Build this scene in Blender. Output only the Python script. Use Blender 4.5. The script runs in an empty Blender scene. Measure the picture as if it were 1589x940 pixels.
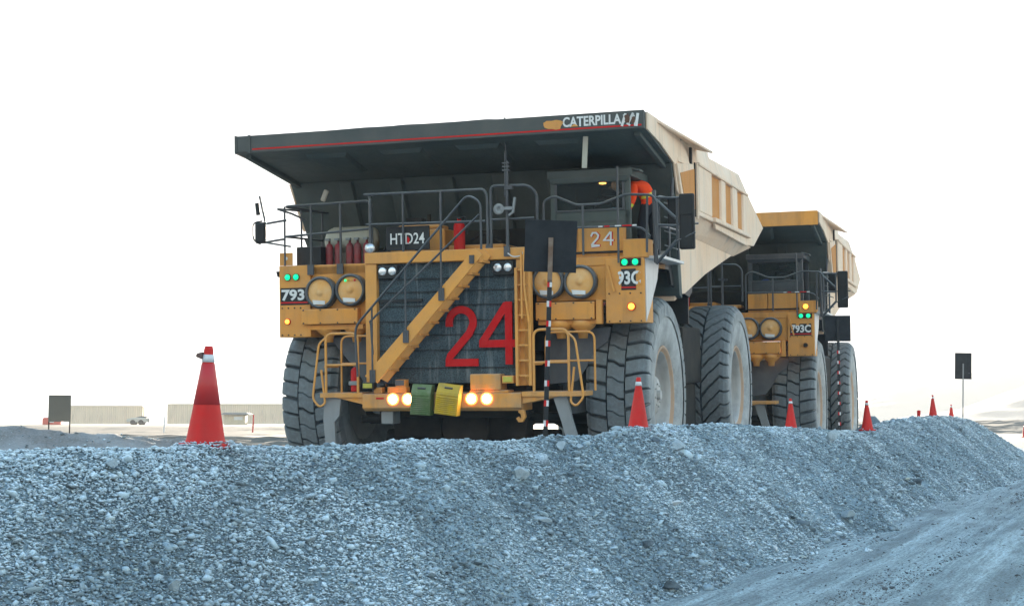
import bpy, math, random
import numpy as np
from mathutils import Vector, Matrix

R = math.radians
PI = math.pi
sc = bpy.context.scene
col = sc.collection
random.seed(7)
rng = np.random.default_rng(11)

# ------------------------------------------------------------------ camera
cam_d = bpy.data.cameras.new('camera')
cam = bpy.data.objects.new('camera', cam_d)
col.objects.link(cam)
cam.location = (0, 0, 1.398)
cam.rotation_euler = (PI / 2 + math.atan(188 / 2290), 0, 0)
cam_d.sensor_width = 36
cam_d.lens = 36 * 2290 / 1589
cam_d.clip_start = 0.05
cam_d.clip_end = 20000
sc.camera = cam

# ------------------------------------------------------------------ sky, sun, exposure
SUN_AZ, SUN_EL = 5.0, 7.5          # degrees; azimuth measured from +Y towards +X
world = bpy.data.worlds.new('World')
sc.world = world
world.use_nodes = True
nt = world.node_tree
nt.nodes.clear()
wo = nt.nodes.new('ShaderNodeOutputWorld')
bg = nt.nodes.new('ShaderNodeBackground')
sky = nt.nodes.new('ShaderNodeTexSky')
sky.sky_type = 'NISHITA'
sky.sun_disc = False
sky.sun_elevation = R(SUN_EL)
sky.sun_rotation = R(SUN_AZ)
sky.altitude = 4000
sky.air_density = 1.0
sky.dust_density = 2.5
sky.ozone_density = 1.2
bg.inputs['Strength'].default_value = 0.15
# thick bright haze evens out the glow round the low sun: the sky never gets brighter than this
cap = nt.nodes.new('ShaderNodeVectorMath')
cap.operation = 'MINIMUM'
cap.inputs[1].default_value = (1.055, 1.05, 1.04)
nt.links.new(sky.outputs[0], cap.inputs[0])
nt.links.new(cap.outputs[0], bg.inputs[0])
nt.links.new(bg.outputs[0], wo.inputs[0])
sd = bpy.data.lights.new('sun', 'SUN')
sd.energy = 3.0
sd.angle = R(0.5)
sd.color = (1.0, 0.86, 0.68)
sun = bpy.data.objects.new('sun', sd)
col.objects.link(sun)
sv = Vector((math.sin(R(SUN_AZ)) * math.cos(R(SUN_EL)), math.cos(R(SUN_AZ)) * math.cos(R(SUN_EL)), math.sin(R(SUN_EL))))
sun.rotation_euler = sv.to_track_quat('Z', 'Y').to_euler()
sun.location = (60, 300, 80)
sc.view_settings.view_transform = 'Standard'
sc.view_settings.look = 'None'
sc.view_settings.exposure = 3.25
sc.view_settings.gamma = 1
sc.view_settings.use_curve_mapping = False
sc.cycles.max_bounces = 6
sc.cycles.volume_bounces = 1
sc.cycles.use_denoising = True

# ------------------------------------------------------------------ materials
def _mix(nt, fac, a, b):
    m = nt.nodes.new('ShaderNodeMix')
    m.data_type = 'RGBA'
    for sock, v in ((m.inputs[0], fac), (m.inputs[6], a), (m.inputs[7], b)):
        if isinstance(v, (int, float)):
            sock.default_value = v
        elif isinstance(v, tuple):
            sock.default_value = (*v, 1) if len(v) == 3 else v
        else:
            nt.links.new(v, sock)
    return m.outputs[2]

def _ramp(nt, src, p0, p1, v0=0.0, v1=1.0):
    m = nt.nodes.new('ShaderNodeMapRange')
    m.inputs[1].default_value = p0
    m.inputs[2].default_value = p1
    m.inputs[3].default_value = v0
    m.inputs[4].default_value = v1
    nt.links.new(src, m.inputs[0])
    return m.outputs[0]

def _noise(nt, scale, detail=4.0, rough=0.6, stretch=None):
    tc = nt.nodes.new('ShaderNodeTexCoord')
    n = nt.nodes.new('ShaderNodeTexNoise')
    n.inputs['Scale'].default_value = scale
    n.inputs['Detail'].default_value = detail
    n.inputs['Roughness'].default_value = rough
    if stretch:
        mp = nt.nodes.new('ShaderNodeMapping')
        mp.inputs['Scale'].default_value = stretch
        nt.links.new(tc.outputs['Object'], mp.inputs[0])
        nt.links.new(mp.outputs[0], n.inputs['Vector'])
    else:
        nt.links.new(tc.outputs['Object'], n.inputs['Vector'])
    return n.outputs[0]

def _math(nt, op, a, b):
    m = nt.nodes.new('ShaderNodeMath')
    m.operation = op
    for i, v in enumerate((a, b)):
        if isinstance(v, (int, float)):
            m.inputs[i].default_value = v
        else:
            nt.links.new(v, m.inputs[i])
    return m.outputs[0]

MATS = {}
def mat(name, c, rough=0.6, metal=0.0, dirt=None, damt=0.5, dscale=1.5, streak=True, bump=0.0, bscale=40,
        up_dust=0.0, emit=None, estr=0.0, chips=None):
    """paint with dust film, run-down streaks, chips and dust settled on upward faces"""
    m = bpy.data.materials.new(name)
    m.use_nodes = True
    nt = m.node_tree
    b = nt.nodes['Principled BSDF']
    colr = None
    base = tuple(c)
    if dirt:
        n1 = _noise(nt, dscale, 6, 0.65)
        f = _ramp(nt, n1, 0.35, 0.70, 0, damt)
        colr = _mix(nt, f, base, tuple(dirt))
        if streak:
            n2 = _noise(nt, 1.5, 4, 0.55, (3, 3, 0.4))
            colr = _mix(nt, _ramp(nt, n2, 0.52, 0.72, 0, damt * 0.55), colr, tuple(0.55 * x for x in dirt))
    else:
        colr = base
    if chips:
        n3 = _noise(nt, 9, 8, 0.75)
        colr = _mix(nt, _ramp(nt, n3, 0.66, 0.69, 0, 0.85), colr, tuple(chips))
    if up_dust > 0:
        g = nt.nodes.new('ShaderNodeNewGeometry')
        sp = nt.nodes.new('ShaderNodeSeparateXYZ')
        nt.links.new(g.outputs['Normal'], sp.inputs[0])
        n4 = _noise(nt, 5, 4, 0.6)
        u = _math(nt, 'MULTIPLY', _ramp(nt, sp.outputs[2], 0.15, 0.85, 0, up_dust), _ramp(nt, n4, 0.3, 0.6, 0.35, 1))
        colr = _mix(nt, u, colr, (0.50, 0.50, 0.49))
    if isinstance(colr, tuple):
        b.inputs['Base Color'].default_value = (*colr, 1)
    else:
        nt.links.new(colr, b.inputs['Base Color'])
    b.inputs['Roughness'].default_value = rough
    b.inputs['Metallic'].default_value = metal
    if c[0] > 0.5 and rough > 0.55:
        b.inputs['Specular IOR Level'].default_value = 0.3
    if c[0] < 0.03:
        b.inputs['Specular IOR Level'].default_value = 0.25
    if rough > 0.75:
        b.inputs['Specular IOR Level'].default_value = 0.25
    if bump > 0:
        bn = nt.nodes.new('ShaderNodeBump')
        bn.inputs['Strength'].default_value = bump
        bn.inputs['Distance'].default_value = 0.02
        hsum = _math(nt, 'ADD', _math(nt, 'MULTIPLY', _noise(nt, 2.2, 3, 0.5), 4.0), _noise(nt, bscale, 5, 0.6))
        nt.links.new(hsum, bn.inputs['Height'])
        nt.links.new(bn.outputs[0], b.inputs['Normal'])
    if emit:
        b.inputs['Emission Color'].default_value = (*emit, 1)
        b.inputs['Emission Strength'].default_value = estr
    MATS[name] = m
    return m

DUST = (0.34, 0.30, 0.25)
M_yel = mat('yellow_paint', (0.72, 0.31, 0.06), 0.62, dirt=(0.50, 0.26, 0.10), damt=0.8, bump=0.25, up_dust=0.35, chips=(0.16, 0.10, 0.06))
M_yel2 = mat('bright_yellow_paint', (0.76, 0.34, 0.07), 0.6, dirt=(0.50, 0.27, 0.11), damt=0.6, bump=0.2, up_dust=0.3, chips=(0.20, 0.11, 0.06))
M_bump = mat('scuffed_bumper_paint', (0.72, 0.31, 0.06), 0.65, dirt=(0.42, 0.29, 0.17), damt=0.85, dscale=2.5, bump=0.4, up_dust=0.35, chips=(0.13, 0.10, 0.08))
M_body = mat('dusty_body_paint', (0.84, 0.60, 0.42), 0.8, dirt=(0.84, 0.68, 0.54), damt=0.9, dscale=0.8, bump=0.3, bscale=14, up_dust=0.4, chips=(0.34, 0.26, 0.18))
M_slot = mat('worn_yellow_body_paint', (0.58, 0.23, 0.05), 0.8, dirt=(0.58, 0.31, 0.13), damt=0.6)
M_tray = mat('shade_toned_grey_green_paint', (0.060, 0.082, 0.080), 0.75, dirt=(0.15, 0.155, 0.135), damt=0.6, dscale=0.7, bump=0.4, bscale=10)  # colour darkened for shade under the canopy, then lifted for veiling glare
M_fascia = mat('black_fascia_paint', (0.046, 0.056, 0.056), 0.55, dirt=(0.12, 0.115, 0.10), damt=0.5, dscale=1.2)
M_black = mat('black_paint', (0.014, 0.017, 0.020), 0.5, dirt=(0.05, 0.05, 0.05), damt=0.5, up_dust=0.4)
M_rail = mat('dark_rail_paint', (0.035, 0.042, 0.05), 0.4, dirt=(0.11, 0.12, 0.13), damt=0.6, up_dust=0.5)
M_dark = mat('greasy_dark_steel', (0.011, 0.012, 0.013), 0.85, dirt=(0.055, 0.045, 0.035), damt=0.7)
M_steel = mat('grey_steel', (0.22, 0.235, 0.24), 0.6, 0.1, dirt=(0.30, 0.30, 0.30), damt=0.6, up_dust=0.4)
M_lsteel = mat('pale_steel', (0.55, 0.56, 0.56), 0.45, 0.2, dirt=(0.40, 0.40, 0.38), damt=0.6)
M_guard = mat('blue_grey_guard', (0.07, 0.085, 0.105), 0.6, dirt=(0.16, 0.165, 0.17), damt=0.7)
M_red = mat('red_paint', (0.58, 0.012, 0.012), 0.76, dirt=(0.34, 0.06, 0.05), damt=0.35)
M_redplate = mat('red_number_paint', (0.56, 0.006, 0.008), 0.78, dirt=(0.36, 0.02, 0.02), damt=0.4, bump=0.2)
M_redold = mat('faded_dark_red_paint', (0.28, 0.018, 0.025), 0.5, dirt=(0.12, 0.07, 0.07), damt=0.8, dscale=5)
M_white = mat('white_lettering', (0.72, 0.72, 0.70), 0.6, dirt=(0.45, 0.45, 0.44), damt=0.4)
M_glassd = mat('dark_window_glass', (0.025, 0.035, 0.04), 0.12, dirt=(0.12, 0.13, 0.13), damt=0.35)
M_mirror = mat('mirror_back', (0.012, 0.014, 0.016), 0.5, dirt=(0.04, 0.04, 0.04), damt=0.4)
M_chrome = mat('lamp_chrome', (0.75, 0.77, 0.78), 0.2, 0.6)
M_tanpanel = mat('tan_filter_face', (0.74, 0.36, 0.09), 0.6, dirt=(0.72, 0.52, 0.30), damt=0.6, dscale=4, streak=False)
M_greenchock = mat('green_plastic', (0.075, 0.15, 0.04), 0.6, dirt=(0.22, 0.24, 0.15), damt=0.7, dscale=5)
M_yelchock = mat('yellow_plastic', (0.60, 0.40, 0.02), 0.7, dirt=(0.30, 0.24, 0.10), damt=0.75, dscale=4)
M_tank = mat('beige_tank_paint', (0.42, 0.40, 0.33), 0.4, dirt=(0.28, 0.27, 0.22), damt=0.5)
M_orange = mat('hi_vis_orange_cloth', (0.95, 0.075, 0.012), 0.85, dirt=(0.75, 0.06, 0.015), damt=0.3, bump=0.3, bscale=9)
M_hiyel = mat('reflective_yellow_tape', (0.80, 0.75, 0.08), 0.6)
M_cloth = mat('black_work_trousers', (0.02, 0.022, 0.028), 0.9, bump=0.3, bscale=10)
M_skin = mat('skin', (0.40, 0.24, 0.17), 0.6)
M_tape = mat('grey_reflective_tape', (0.55, 0.58, 0.60), 0.5)
M_green_e = mat('green_lamp', (0.01, 0.38, 0.14), 0.3, emit=(0.0, 0.70, 0.20), estr=0.28)
M_greendim = mat('green_lamp_ring', (0.03, 0.06, 0.05), 0.4)
M_amber_e = mat('amber_lamp', (0.8, 0.25, 0.02), 0.3, emit=(1.0, 0.28, 0.03), estr=0.55)
M_head_e = mat('lit_headlamp', (1, 0.8, 0.5), 0.3, emit=(1.0, 0.62, 0.30), estr=5.0)
M_head_halo = mat('headlamp_halo_ring', (0.8, 0.35, 0.12), 0.3, 0.5, emit=(1.0, 0.22, 0.05), estr=0.5)  # glowing ring that paints the red-orange halo round the lit lens
M_dome_e = mat('cab_dome_lamp', (1, 0.6, 0.3), 0.3, emit=(1.0, 0.33, 0.07), estr=0.9)
M_cablamp = mat('yellow_marker_lens', (0.55, 0.50, 0.06), 0.35, dirt=(0.3, 0.3, 0.1), damt=0.4)
M_amberoff = mat('amber_lens_unlit', (0.45, 0.18, 0.04), 0.4)

def grille_mat():
    m = bpy.data.materials.new('frosted_radiator_mesh')
    m.use_nodes = True
    nt = m.node_tree
    b = nt.nodes['Principled BSDF']
    n = _noise(nt, 1.6, 6, 0.7)
    n2 = _noise(nt, 60, 2, 0.5)
    n3 = _noise(nt, 2.5, 4, 0.6, (5, 1, 0.4))
    c = _mix(nt, _ramp(nt, n, 0.3, 0.7), (0.04, 0.066, 0.082), (0.085, 0.128, 0.15))
    c = _mix(nt, _ramp(nt, n2, 0.45, 0.6, 0, 0.75), c, (0.014, 0.018, 0.022))
    c = _mix(nt, _ramp(nt, n3, 0.55, 0.75, 0, 0.6), c, (0.26, 0.30, 0.32))
    nt.links.new(c, b.inputs['Base Color'])
    b.inputs['Roughness'].default_value = 0.85
    bn = nt.nodes.new('ShaderNodeBump')
    bn.inputs['Strength'].default_value = 0.6
    bn.inputs['Distance'].default_value = 0.02
    nt.links.new(n2, bn.inputs['Height'])
    nt.links.new(bn.outputs[0], b.inputs['Normal'])
    return m
M_grille = grille_mat()

def glass_mat(name='cab_glass', tint=(0.60, 0.70, 0.72)):
    m = bpy.data.materials.new(name)
    m.use_nodes = True
    nt = m.node_tree
    nt.nodes.clear()
    o = nt.nodes.new('ShaderNodeOutputMaterial')
    t = nt.nodes.new('ShaderNodeBsdfTransparent')
    t.inputs[0].default_value = (*tint, 1)
    g = nt.nodes.new('ShaderNodeBsdfGlossy')
    g.inputs['Roughness'].default_value = 0.06
    g.inputs[0].default_value = (0.8, 0.9, 0.95, 1)
    f = nt.nodes.new('ShaderNodeFresnel')
    f.inputs[0].default_value = 1.12
    d = nt.nodes.new('ShaderNodeBsdfDiffuse')
    d.inputs[0].default_value = (0.4, 0.42, 0.42, 1)
    mx = nt.nodes.new('ShaderNodeMixShader')
    mx2 = nt.nodes.new('ShaderNodeMixShader')
    mx2.inputs[0].default_value = 0.03
    nt.links.new(f.outputs[0], mx.inputs[0])
    nt.links.new(t.outputs[0], mx.inputs[1])
    nt.links.new(g.outputs[0], mx.inputs[2])
    nt.links.new(mx.outputs[0], mx2.inputs[1])
    nt.links.new(d.outputs[0], mx2.inputs[2])
    nt.links.new(mx2.outputs[0], o.inputs[0])
    return m
M_glass = glass_mat()

def tyre_mat(name, side=(0.47, 0.475, 0.465), tread=(0.040, 0.054, 0.063)):
    """dust and frost on the sidewall, darker scuffed tread; split by the face direction along the axle"""
    m = bpy.data.materials.new(name)
    m.use_nodes = True
    nt = m.node_tree
    b = nt.nodes['Principled BSDF']
    at = nt.nodes.new('ShaderNodeAttribute')
    at.attribute_name = 'side'
    n = _noise(nt, 2.2, 6, 0.7)
    n2 = _noise(nt, 14, 5, 0.7)
    s = _mix(nt, _ramp(nt, n, 0.35, 0.65), side, tuple(0.62 * x for x in side))
    s = _mix(nt, _ramp(nt, n2, 0.55, 0.7, 0, 0.5), s, tuple(1.2 * x for x in side))
    t = _mix(nt, _ramp(nt, n2, 0.35, 0.65), tread, tuple(2.1 * x for x in tread))
    t = _mix(nt, _ramp(nt, n, 0.5, 0.72, 0, 0.45), t, (0.20, 0.205, 0.20))
    c = _mix(nt, at.outputs['Fac'], t, s)
    nt.links.new(c, b.inputs['Base Color'])
    b.inputs['Roughness'].default_value = 0.85
    b.inputs['Specular IOR Level'].default_value = 0.25
    bn = nt.nodes.new('ShaderNodeBump')
    bn.inputs['Strength'].default_value = 0.35
    bn.inputs['Distance'].default_value = 0.03
    nt.links.new(n2, bn.inputs['Height'])
    nt.links.new(bn.outputs[0], b.inputs['Normal'])
    return m
M_tyre = tyre_mat('haul_tyre_rubber')
M_rim = mat('dusty_rim_paint', (0.56, 0.54, 0.51), 0.65, dirt=(0.40, 0.39, 0.375), damt=0.7, dscale=2, up_dust=0.3)
M_flange = mat('rusty_rim_flange', (0.46, 0.27, 0.15), 0.65, dirt=(0.40, 0.34, 0.29), damt=0.8, dscale=4)

# ------------------------------------------------------------------ mesh helpers
class MB:
    def __init__(s):
        s.v = []; s.f = []; s.mi = []; s.m = 0; s.smooth = []
    def add(s, vs, fs, smooth=False):
        o = len(s.v)
        s.v += [tuple(v) for v in vs]
        for f in fs:
            s.f.append(tuple(o + i for i in f)); s.mi.append(s.m); s.smooth.append(smooth)
        return s
    def box(s, x0, x1, y0, y1, z0, z1):
        if x0 > x1: x0, x1 = x1, x0
        if y0 > y1: y0, y1 = y1, y0
        if z0 > z1: z0, z1 = z1, z0
        return s.add([(x0, y0, z0), (x1, y0, z0), (x1, y1, z0), (x0, y1, z0), (x0, y0, z1), (x1, y0, z1), (x1, y1, z1), (x0, y1, z1)],
                     [(0, 3, 2, 1), (4, 5, 6, 7), (0, 1, 5, 4), (1, 2, 6, 5), (2, 3, 7, 6), (3, 0, 4, 7)])
    def hexa(s, p):
        """eight corners: bottom loop of four, top loop of four"""
        return s.add(p, [(0, 3, 2, 1), (4, 5, 6, 7), (0, 1, 5, 4), (1, 2, 6, 5), (2, 3, 7, 6), (3, 0, 4, 7)])
    def rbox(s, c, size, rot=(0, 0, 0)):
        M = Matrix.Rotation(rot[2], 3, 'Z') @ Matrix.Rotation(rot[1], 3, 'Y') @ Matrix.Rotation(rot[0], 3, 'X')
        h = [k / 2 for k in size]
        p = []
        for z in (-h[2], h[2]):
            for x, y in ((-h[0], -h[1]), (h[0], -h[1]), (h[0], h[1]), (-h[0], h[1])):
                p.append(tuple(Vector(c) + M @ Vector((x, y, z))))
        return s.hexa(p)
    def prism(s, poly, axis, a, b):
        """closed polygon of 2-D points extruded along an axis from a to b"""
        n = len(poly)
        def P(q, t):
            return {'x': (t, q[0], q[1]), 'y': (q[0], t, q[1]), 'z': (q[0], q[1], t)}[axis]
        vs = [P(q, a) for q in poly] + [P(q, b) for q in poly]
        fs = [tuple(range(n)), tuple(reversed(range(n, 2 * n)))] + [(i, i + n, (i + 1) % n + n, (i + 1) % n) for i in range(n)]
        return s.add(vs, fs)
    def tube(s, pts, r, n=8, closed=False):
        P = [Vector(p) for p in pts]
        rs = r if isinstance(r, (list, tuple)) else [r] * len(P)
        rings = []
        prev = None
        for i, p in enumerate(P):
            if closed:
                t = (P[(i + 1) % len(P)] - P[i - 1]).normalized()
            else:
                t = (P[min(i + 1, len(P) - 1)] - P[max(i - 1, 0)]).normalized()
            if prev is None:
                u = t.orthogonal().normalized()
            else:
                u = (prev - t * prev.dot(t))
                u = u.normalized() if u.length > 1e-6 else t.orthogonal().normalized()
            prev = u
            w = t.cross(u)
            rings.append([tuple(p + (u * math.cos(2 * PI * k / n) + w * math.sin(2 * PI * k / n)) * rs[i]) for k in range(n)])
        vs = [v for rg in rings for v in rg]
        fs = []
        m = len(P)
        for i in range(m if closed else m - 1):
            j = (i + 1) % m
            for k in range(n):
                fs.append((i * n + k, i * n + (k + 1) % n, j * n + (k + 1) % n, j * n + k))
        s.add(vs, fs, True)
        if not closed:
            s.add(rings[0], [tuple(reversed(range(n)))])
            s.add(rings[-1], [tuple(range(n))])
        return s
    def cyl(s, p0, p1, r0, r1=None, n=20):
        return s.tube([p0, p1], [r0, r0 if r1 is None else r1], n)
    def lathe(s, prof, c, axis='x', n=32, smooth=True, a0=0.0):
        """profile of (radius, offset along axis)"""
        vs = []
        for k in range(n):
            a = a0 + 2 * PI * k / n
            ca, sa = math.cos(a), math.sin(a)
            for r, t in prof:
                if axis == 'x': vs.append((c[0] + t, c[1] + r * ca, c[2] + r * sa))
                elif axis == 'y': vs.append((c[0] + r * ca, c[1] + t, c[2] + r * sa))
                else: vs.append((c[0] + r * ca, c[1] + r * sa, c[2] + t))
        m = len(prof)
        fs = []
        for k in range(n):
            for i in range(m - 1):
                a, b = k * m + i, ((k + 1) % n) * m + i
                fs.append((a, a + 1, b + 1, b))
        return s.add(vs, fs, smooth)
    def islands(s):
        par = list(range(len(s.v)))
        def fd(a):
            while par[a] != a:
                par[a] = par[par[a]]; a = par[a]
            return a
        for f in s.f:
            for i in f[1:]:
                a, b = fd(f[0]), fd(i)
                if a != b: par[b] = a
        g = {}
        for k, f in enumerate(s.f): g.setdefault(fd(f[0]), []).append(k)
        out = []
        for ks in g.values():
            m = MB(); mp = {}
            for k in ks:
                q = []
                for i in s.f[k]:
                    if i not in mp: mp[i] = len(m.v); m.v.append(s.v[i])
                    q.append(mp[i])
                m.f.append(tuple(q)); m.mi.append(s.mi[k]); m.smooth.append(s.smooth[k])
            out.append(m)
        return out
    def build(s, name, mats, parent=None, bevel=0.0, link=True, split=False):
        if split:
            return [m.build(name, mats, parent, bevel, link) for m in s.islands()]
        me = bpy.data.meshes.new(name)
        me.from_pydata(s.v, [], s.f)
        if not isinstance(mats, (list, tuple)): mats = [mats]
        for m in mats: me.materials.append(m)
        me.polygons.foreach_set('material_index', s.mi)
        me.polygons.foreach_set('use_smooth', s.smooth)
        me.update()
        o = bpy.data.objects.new(name, me)
        if link: col.objects.link(o)
        if parent: o.parent = parent
        if bevel > 0:
            b = o.modifiers.new('bevel', 'BEVEL')
            b.width = bevel; b.segments = 2; b.limit_method = 'ANGLE'; b.angle_limit = R(40)
        return o

def tag(o, label=None, cat=None, group=None, kind=None):
    if label: o['label'] = label
    if cat: o['category'] = cat
    if group: o['group'] = group
    if kind: o['kind'] = kind
    return o

def empty(name, loc=(0, 0, 0), rot=(0, 0, 0)):
    o = bpy.data.objects.new(name, None)
    col.objects.link(o)
    o.location = loc
    o.rotation_euler = rot
    o.empty_display_size = 0.3
    return o

def arc(p0, p1, p2, n=5):
    """smooth corner at p1 between p0 and p2 (quadratic curve)"""
    a, b, c = Vector(p0), Vector(p1), Vector(p2)
    return [tuple(a * (1 - t) ** 2 + b * 2 * t * (1 - t) + c * t * t) for t in [i / n for i in range(n + 1)]]

def bend(pts, rad=0.12, n=5):
    """polyline with rounded corners"""
    P = [Vector(p) for p in pts]
    out = [tuple(P[0])]
    for i in range(1, len(P) - 1):
        d0 = (P[i - 1] - P[i]); d1 = (P[i + 1] - P[i])
        r = min(rad, d0.length * 0.45, d1.length * 0.45)
        out += arc(P[i] + d0.normalized() * r, P[i], P[i] + d1.normalized() * r, n)
    out.append(tuple(P[-1]))
    return out

def stroke(mb, pts, w, y0, y1, closed=False):
    """flat plate following a 2-D polyline in the x-z plane, w wide, between y0 and y1"""
    P = [Vector((p[0], p[1])) for p in pts]
    L, Rr = [], []
    for i, p in enumerate(P):
        t = (P[min(i + 1, len(P) - 1)] - P[max(i - 1, 0)]).normalized()
        n = Vector((-t.y, t.x))
        k = 1.0
        if 0 < i < len(P) - 1:
            t0 = (p - P[i - 1]).normalized()
            k = 1 / max(0.5, abs(Vector((-t0.y, t0.x)).dot(n)))
        L.append(p + n * w / 2 * k); Rr.append(p - n * w / 2 * k)
    for i in range(len(P) - 1):
        q = [L[i], Rr[i], Rr[i + 1], L[i + 1]]
        mb.prism([(a.x, a.y) for a in q], 'y', y0, y1)

def text_mesh(s, width, height, bold=0.0):
    cu = bpy.data.curves.new('lettering', 'FONT')
    cu.body = s
    cu.offset = bold
    cu.resolution_u = 3
    o = bpy.data.objects.new('lettering', cu)
    col.objects.link(o)
    dg = bpy.context.evaluated_depsgraph_get()
    dg.update()
    me = bpy.data.meshes.new_from_object(o.evaluated_get(dg))
    bpy.data.objects.remove(o)
    n = len(me.vertices)
    co = np.zeros(n * 3); me.vertices.foreach_get('co', co); co = co.reshape(-1, 3)
    mn, mx = co.min(0), co.max(0)
    c2 = np.zeros_like(co)
    c2[:, 0] = ((co[:, 0] - mn[0]) / (mx[0] - mn[0]) - 0.5) * width
    c2[:, 2] = ((co[:, 1] - mn[1]) / (mx[1] - mn[1]) - 0.5) * height
    me.vertices.foreach_set('co', c2.ravel())
    me.update()
    return me

def text(s, c, width, height, m, parent, bold=0.0, name='lettering', tilt=0.0):
    """flat letters facing -Y, centred at c"""
    me = text_mesh(s, width, height, bold)
    me.materials.clear(); me.materials.append(m)
    o = bpy.data.objects.new(name, me)
    col.objects.link(o)
    o.location = c
    o.rotation_euler = (0, tilt, 0)
    o.parent = parent
    return o

# ------------------------------------------------------------------ terrain numbers
CREST = [(-4.6, 2.4, 1.25), (-3.7, 4.5, 1.27), (-2.76, 6.69, 1.29), (-2.52, 7.26, 1.3), (-2.41, 7.51, 1.31), (-2.25, 7.87, 1.31), (-1.91, 8.66, 1.3), (-1.72, 9.09, 1.32),
         (-1.51, 9.58, 1.3), (-1.08, 10.57, 1.28), (-0.72, 11.41, 1.32), (-0.4, 12.16, 1.32), (0.03, 13.14, 1.29), (0.34, 13.85, 1.33),
         (0.6, 14.46, 1.32), (0.86, 15.05, 1.3), (1.13, 15.69, 1.38), (1.48, 16.49, 1.41), (2.07, 17.85, 1.42), (2.89, 19.76, 1.44),
         (3.6, 21.39, 1.4), (4.62, 23.74, 1.37), (5.89, 26.67, 1.32), (7.06, 29.39, 1.27), (7.83, 31.15, 1.48), (8.88, 33.57, 1.57),
         (10.56, 37.45, 1.63), (12.68, 42.35, 1.64), (14.67, 46.95, 1.44), (16.26, 50.62, 1.12), (19.17, 57.33, 0.38), (20.93, 61.41, -0.1), (22.82, 65.77, -0.5)]
DIRV = np.array([0.3973, 0.9177])           # direction the windrow runs
NRM = np.array([0.9177, -0.3973])           # towards the road and the camera

def vnoise(x, y, seed=0):
    xi = np.floor(x).astype(np.int64); yi = np.floor(y).astype(np.int64)
    xf = x - xi; yf = y - yi
    u = xf * xf * (3 - 2 * xf); v = yf * yf * (3 - 2 * yf)
    def h(a, b):
        n = (a * 374761393 + b * 668265263 + seed * 69069) & 0xFFFFFFFF
        n = ((n ^ (n >> 13)) * 1274126177) & 0xFFFFFFFF
        return ((n ^ (n >> 16)) & 0xFFFF) / 65535.0
    return (h(xi, yi) * (1 - u) + h(xi + 1, yi) * u) * (1 - v) + (h(xi, yi + 1) * (1 - u) + h(xi + 1, yi + 1) * u) * v
def fbm(x, y, oct=4, seed=0, gain=0.5):
    a, s, t = 1.0, 0.0, 0.0
    for i in range(oct):
        s = s + a * vnoise(x, y, seed + i * 17); t += a
        x = x * 2.03 + 3.1; y = y * 2.03 + 7.7; a *= gain
    return s / t - 0.5

CR = np.array(CREST)
def crest_xy(D):
    return np.interp(D, CR[:, 1], CR[:, 0])
def crest_z(D):
    return np.interp(D, CR[:, 1], CR[:, 2])

LANE_D = np.array([0, 22, 26.3, 32.0, 38.9, 44.5, 52, 75, 100])
LANE_Z = np.array([0, 0.10, 0.16, 0.44, 0.18, 0.36, 0.40, 0.45, 0.5])
def base_ground(x, y):
    """ground without windrows: haul lane, road in front, plateau far behind"""
    n = x * NRM[0] + y * NRM[1]              # across the lane
    s = x * DIRV[0] + y * DIRV[1]
    crestn = CR[8, 0] * NRM[0] + CR[8, 1] * NRM[1]
    d = n - crestn                            # >0 on the road side
    lane = np.interp(y, LANE_D, LANE_Z)
    w = np.clip((-d + 0.5) / 2.0, 0, 1)
    z = lane * w
    # far plateau
    k = np.clip((y - 85) / 75, 0, 1); k = k * k * (3 - 2 * k)
    side = np.clip((x + 10) / 50, 0, 1)
    plate = 1.36 * (1 - side) + 0.95 * side
    z = z * (1 - k) + plate * k
    return z

def berm_h(x, y, fine=True):
    """height of the windrow above z=0 at world x, y"""
    # position along: nearest crest point approximated by projecting on DIRV
    s = x * DIRV[0] + y * DIRV[1]
    Ds = CR[:, 1]; Xs = CR[:, 0]
    cs = Xs * DIRV[0] + Ds * DIRV[1]
    cn = Xs * NRM[0] + Ds * NRM[1]
    zc = np.interp(s, cs, CR[:, 2], left=CR[0, 2], right=-0.2)
    nc = np.interp(s, cs, cn)
    d = x * NRM[0] + y * NRM[1] - nc
    # dumped heaps: the toe swings in and out along the berm
    sw = 0.30 * np.sin(s * 1.55 + 0.7 + d * 0.7) + 0.30 * np.sin(s * 0.83 + 2.0 + d * 0.4) + 0.7 * fbm(s * 0.9, d * 0.25, 3, 5)
    slope = 0.90
    e = np.where(d > 0, d, -d)
    rr = 0.28
    prof = np.sqrt(e * e + rr * rr) - rr      # rounded top
    bulge = np.clip(e / 1.2, 0, 1)
    h = zc - prof * slope + sw * 0.22 * bulge * np.where(d > 0, 1, 0.3)
    gul = fbm(s * 1.3 + d * 0.9, d * 0.45, 4, 9)
    h = h + gul * 0.42 * bulge + 0.10 * fbm(s * 2.2, d * 2.2, 4, 21) * np.clip(0.35 + e, 0, 1)
    if fine:
        h = h + 0.03 * fbm(x * 9, y * 9, 3, 33)
    return h, d, s

def height(x, y):
    b = base_ground(x, y)
    h, d, s = berm_h(x, y)
    k = 0.12
    # soft maximum so the toe runs out on the road
    diff = h - b
    out = b + 0.5 * (diff + np.sqrt(diff * diff + k * k * 0.3)) - 0.5 * math.sqrt(k * k * 0.3) * np.exp(-np.maximum(-diff, 0) * 3)
    return out

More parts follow.
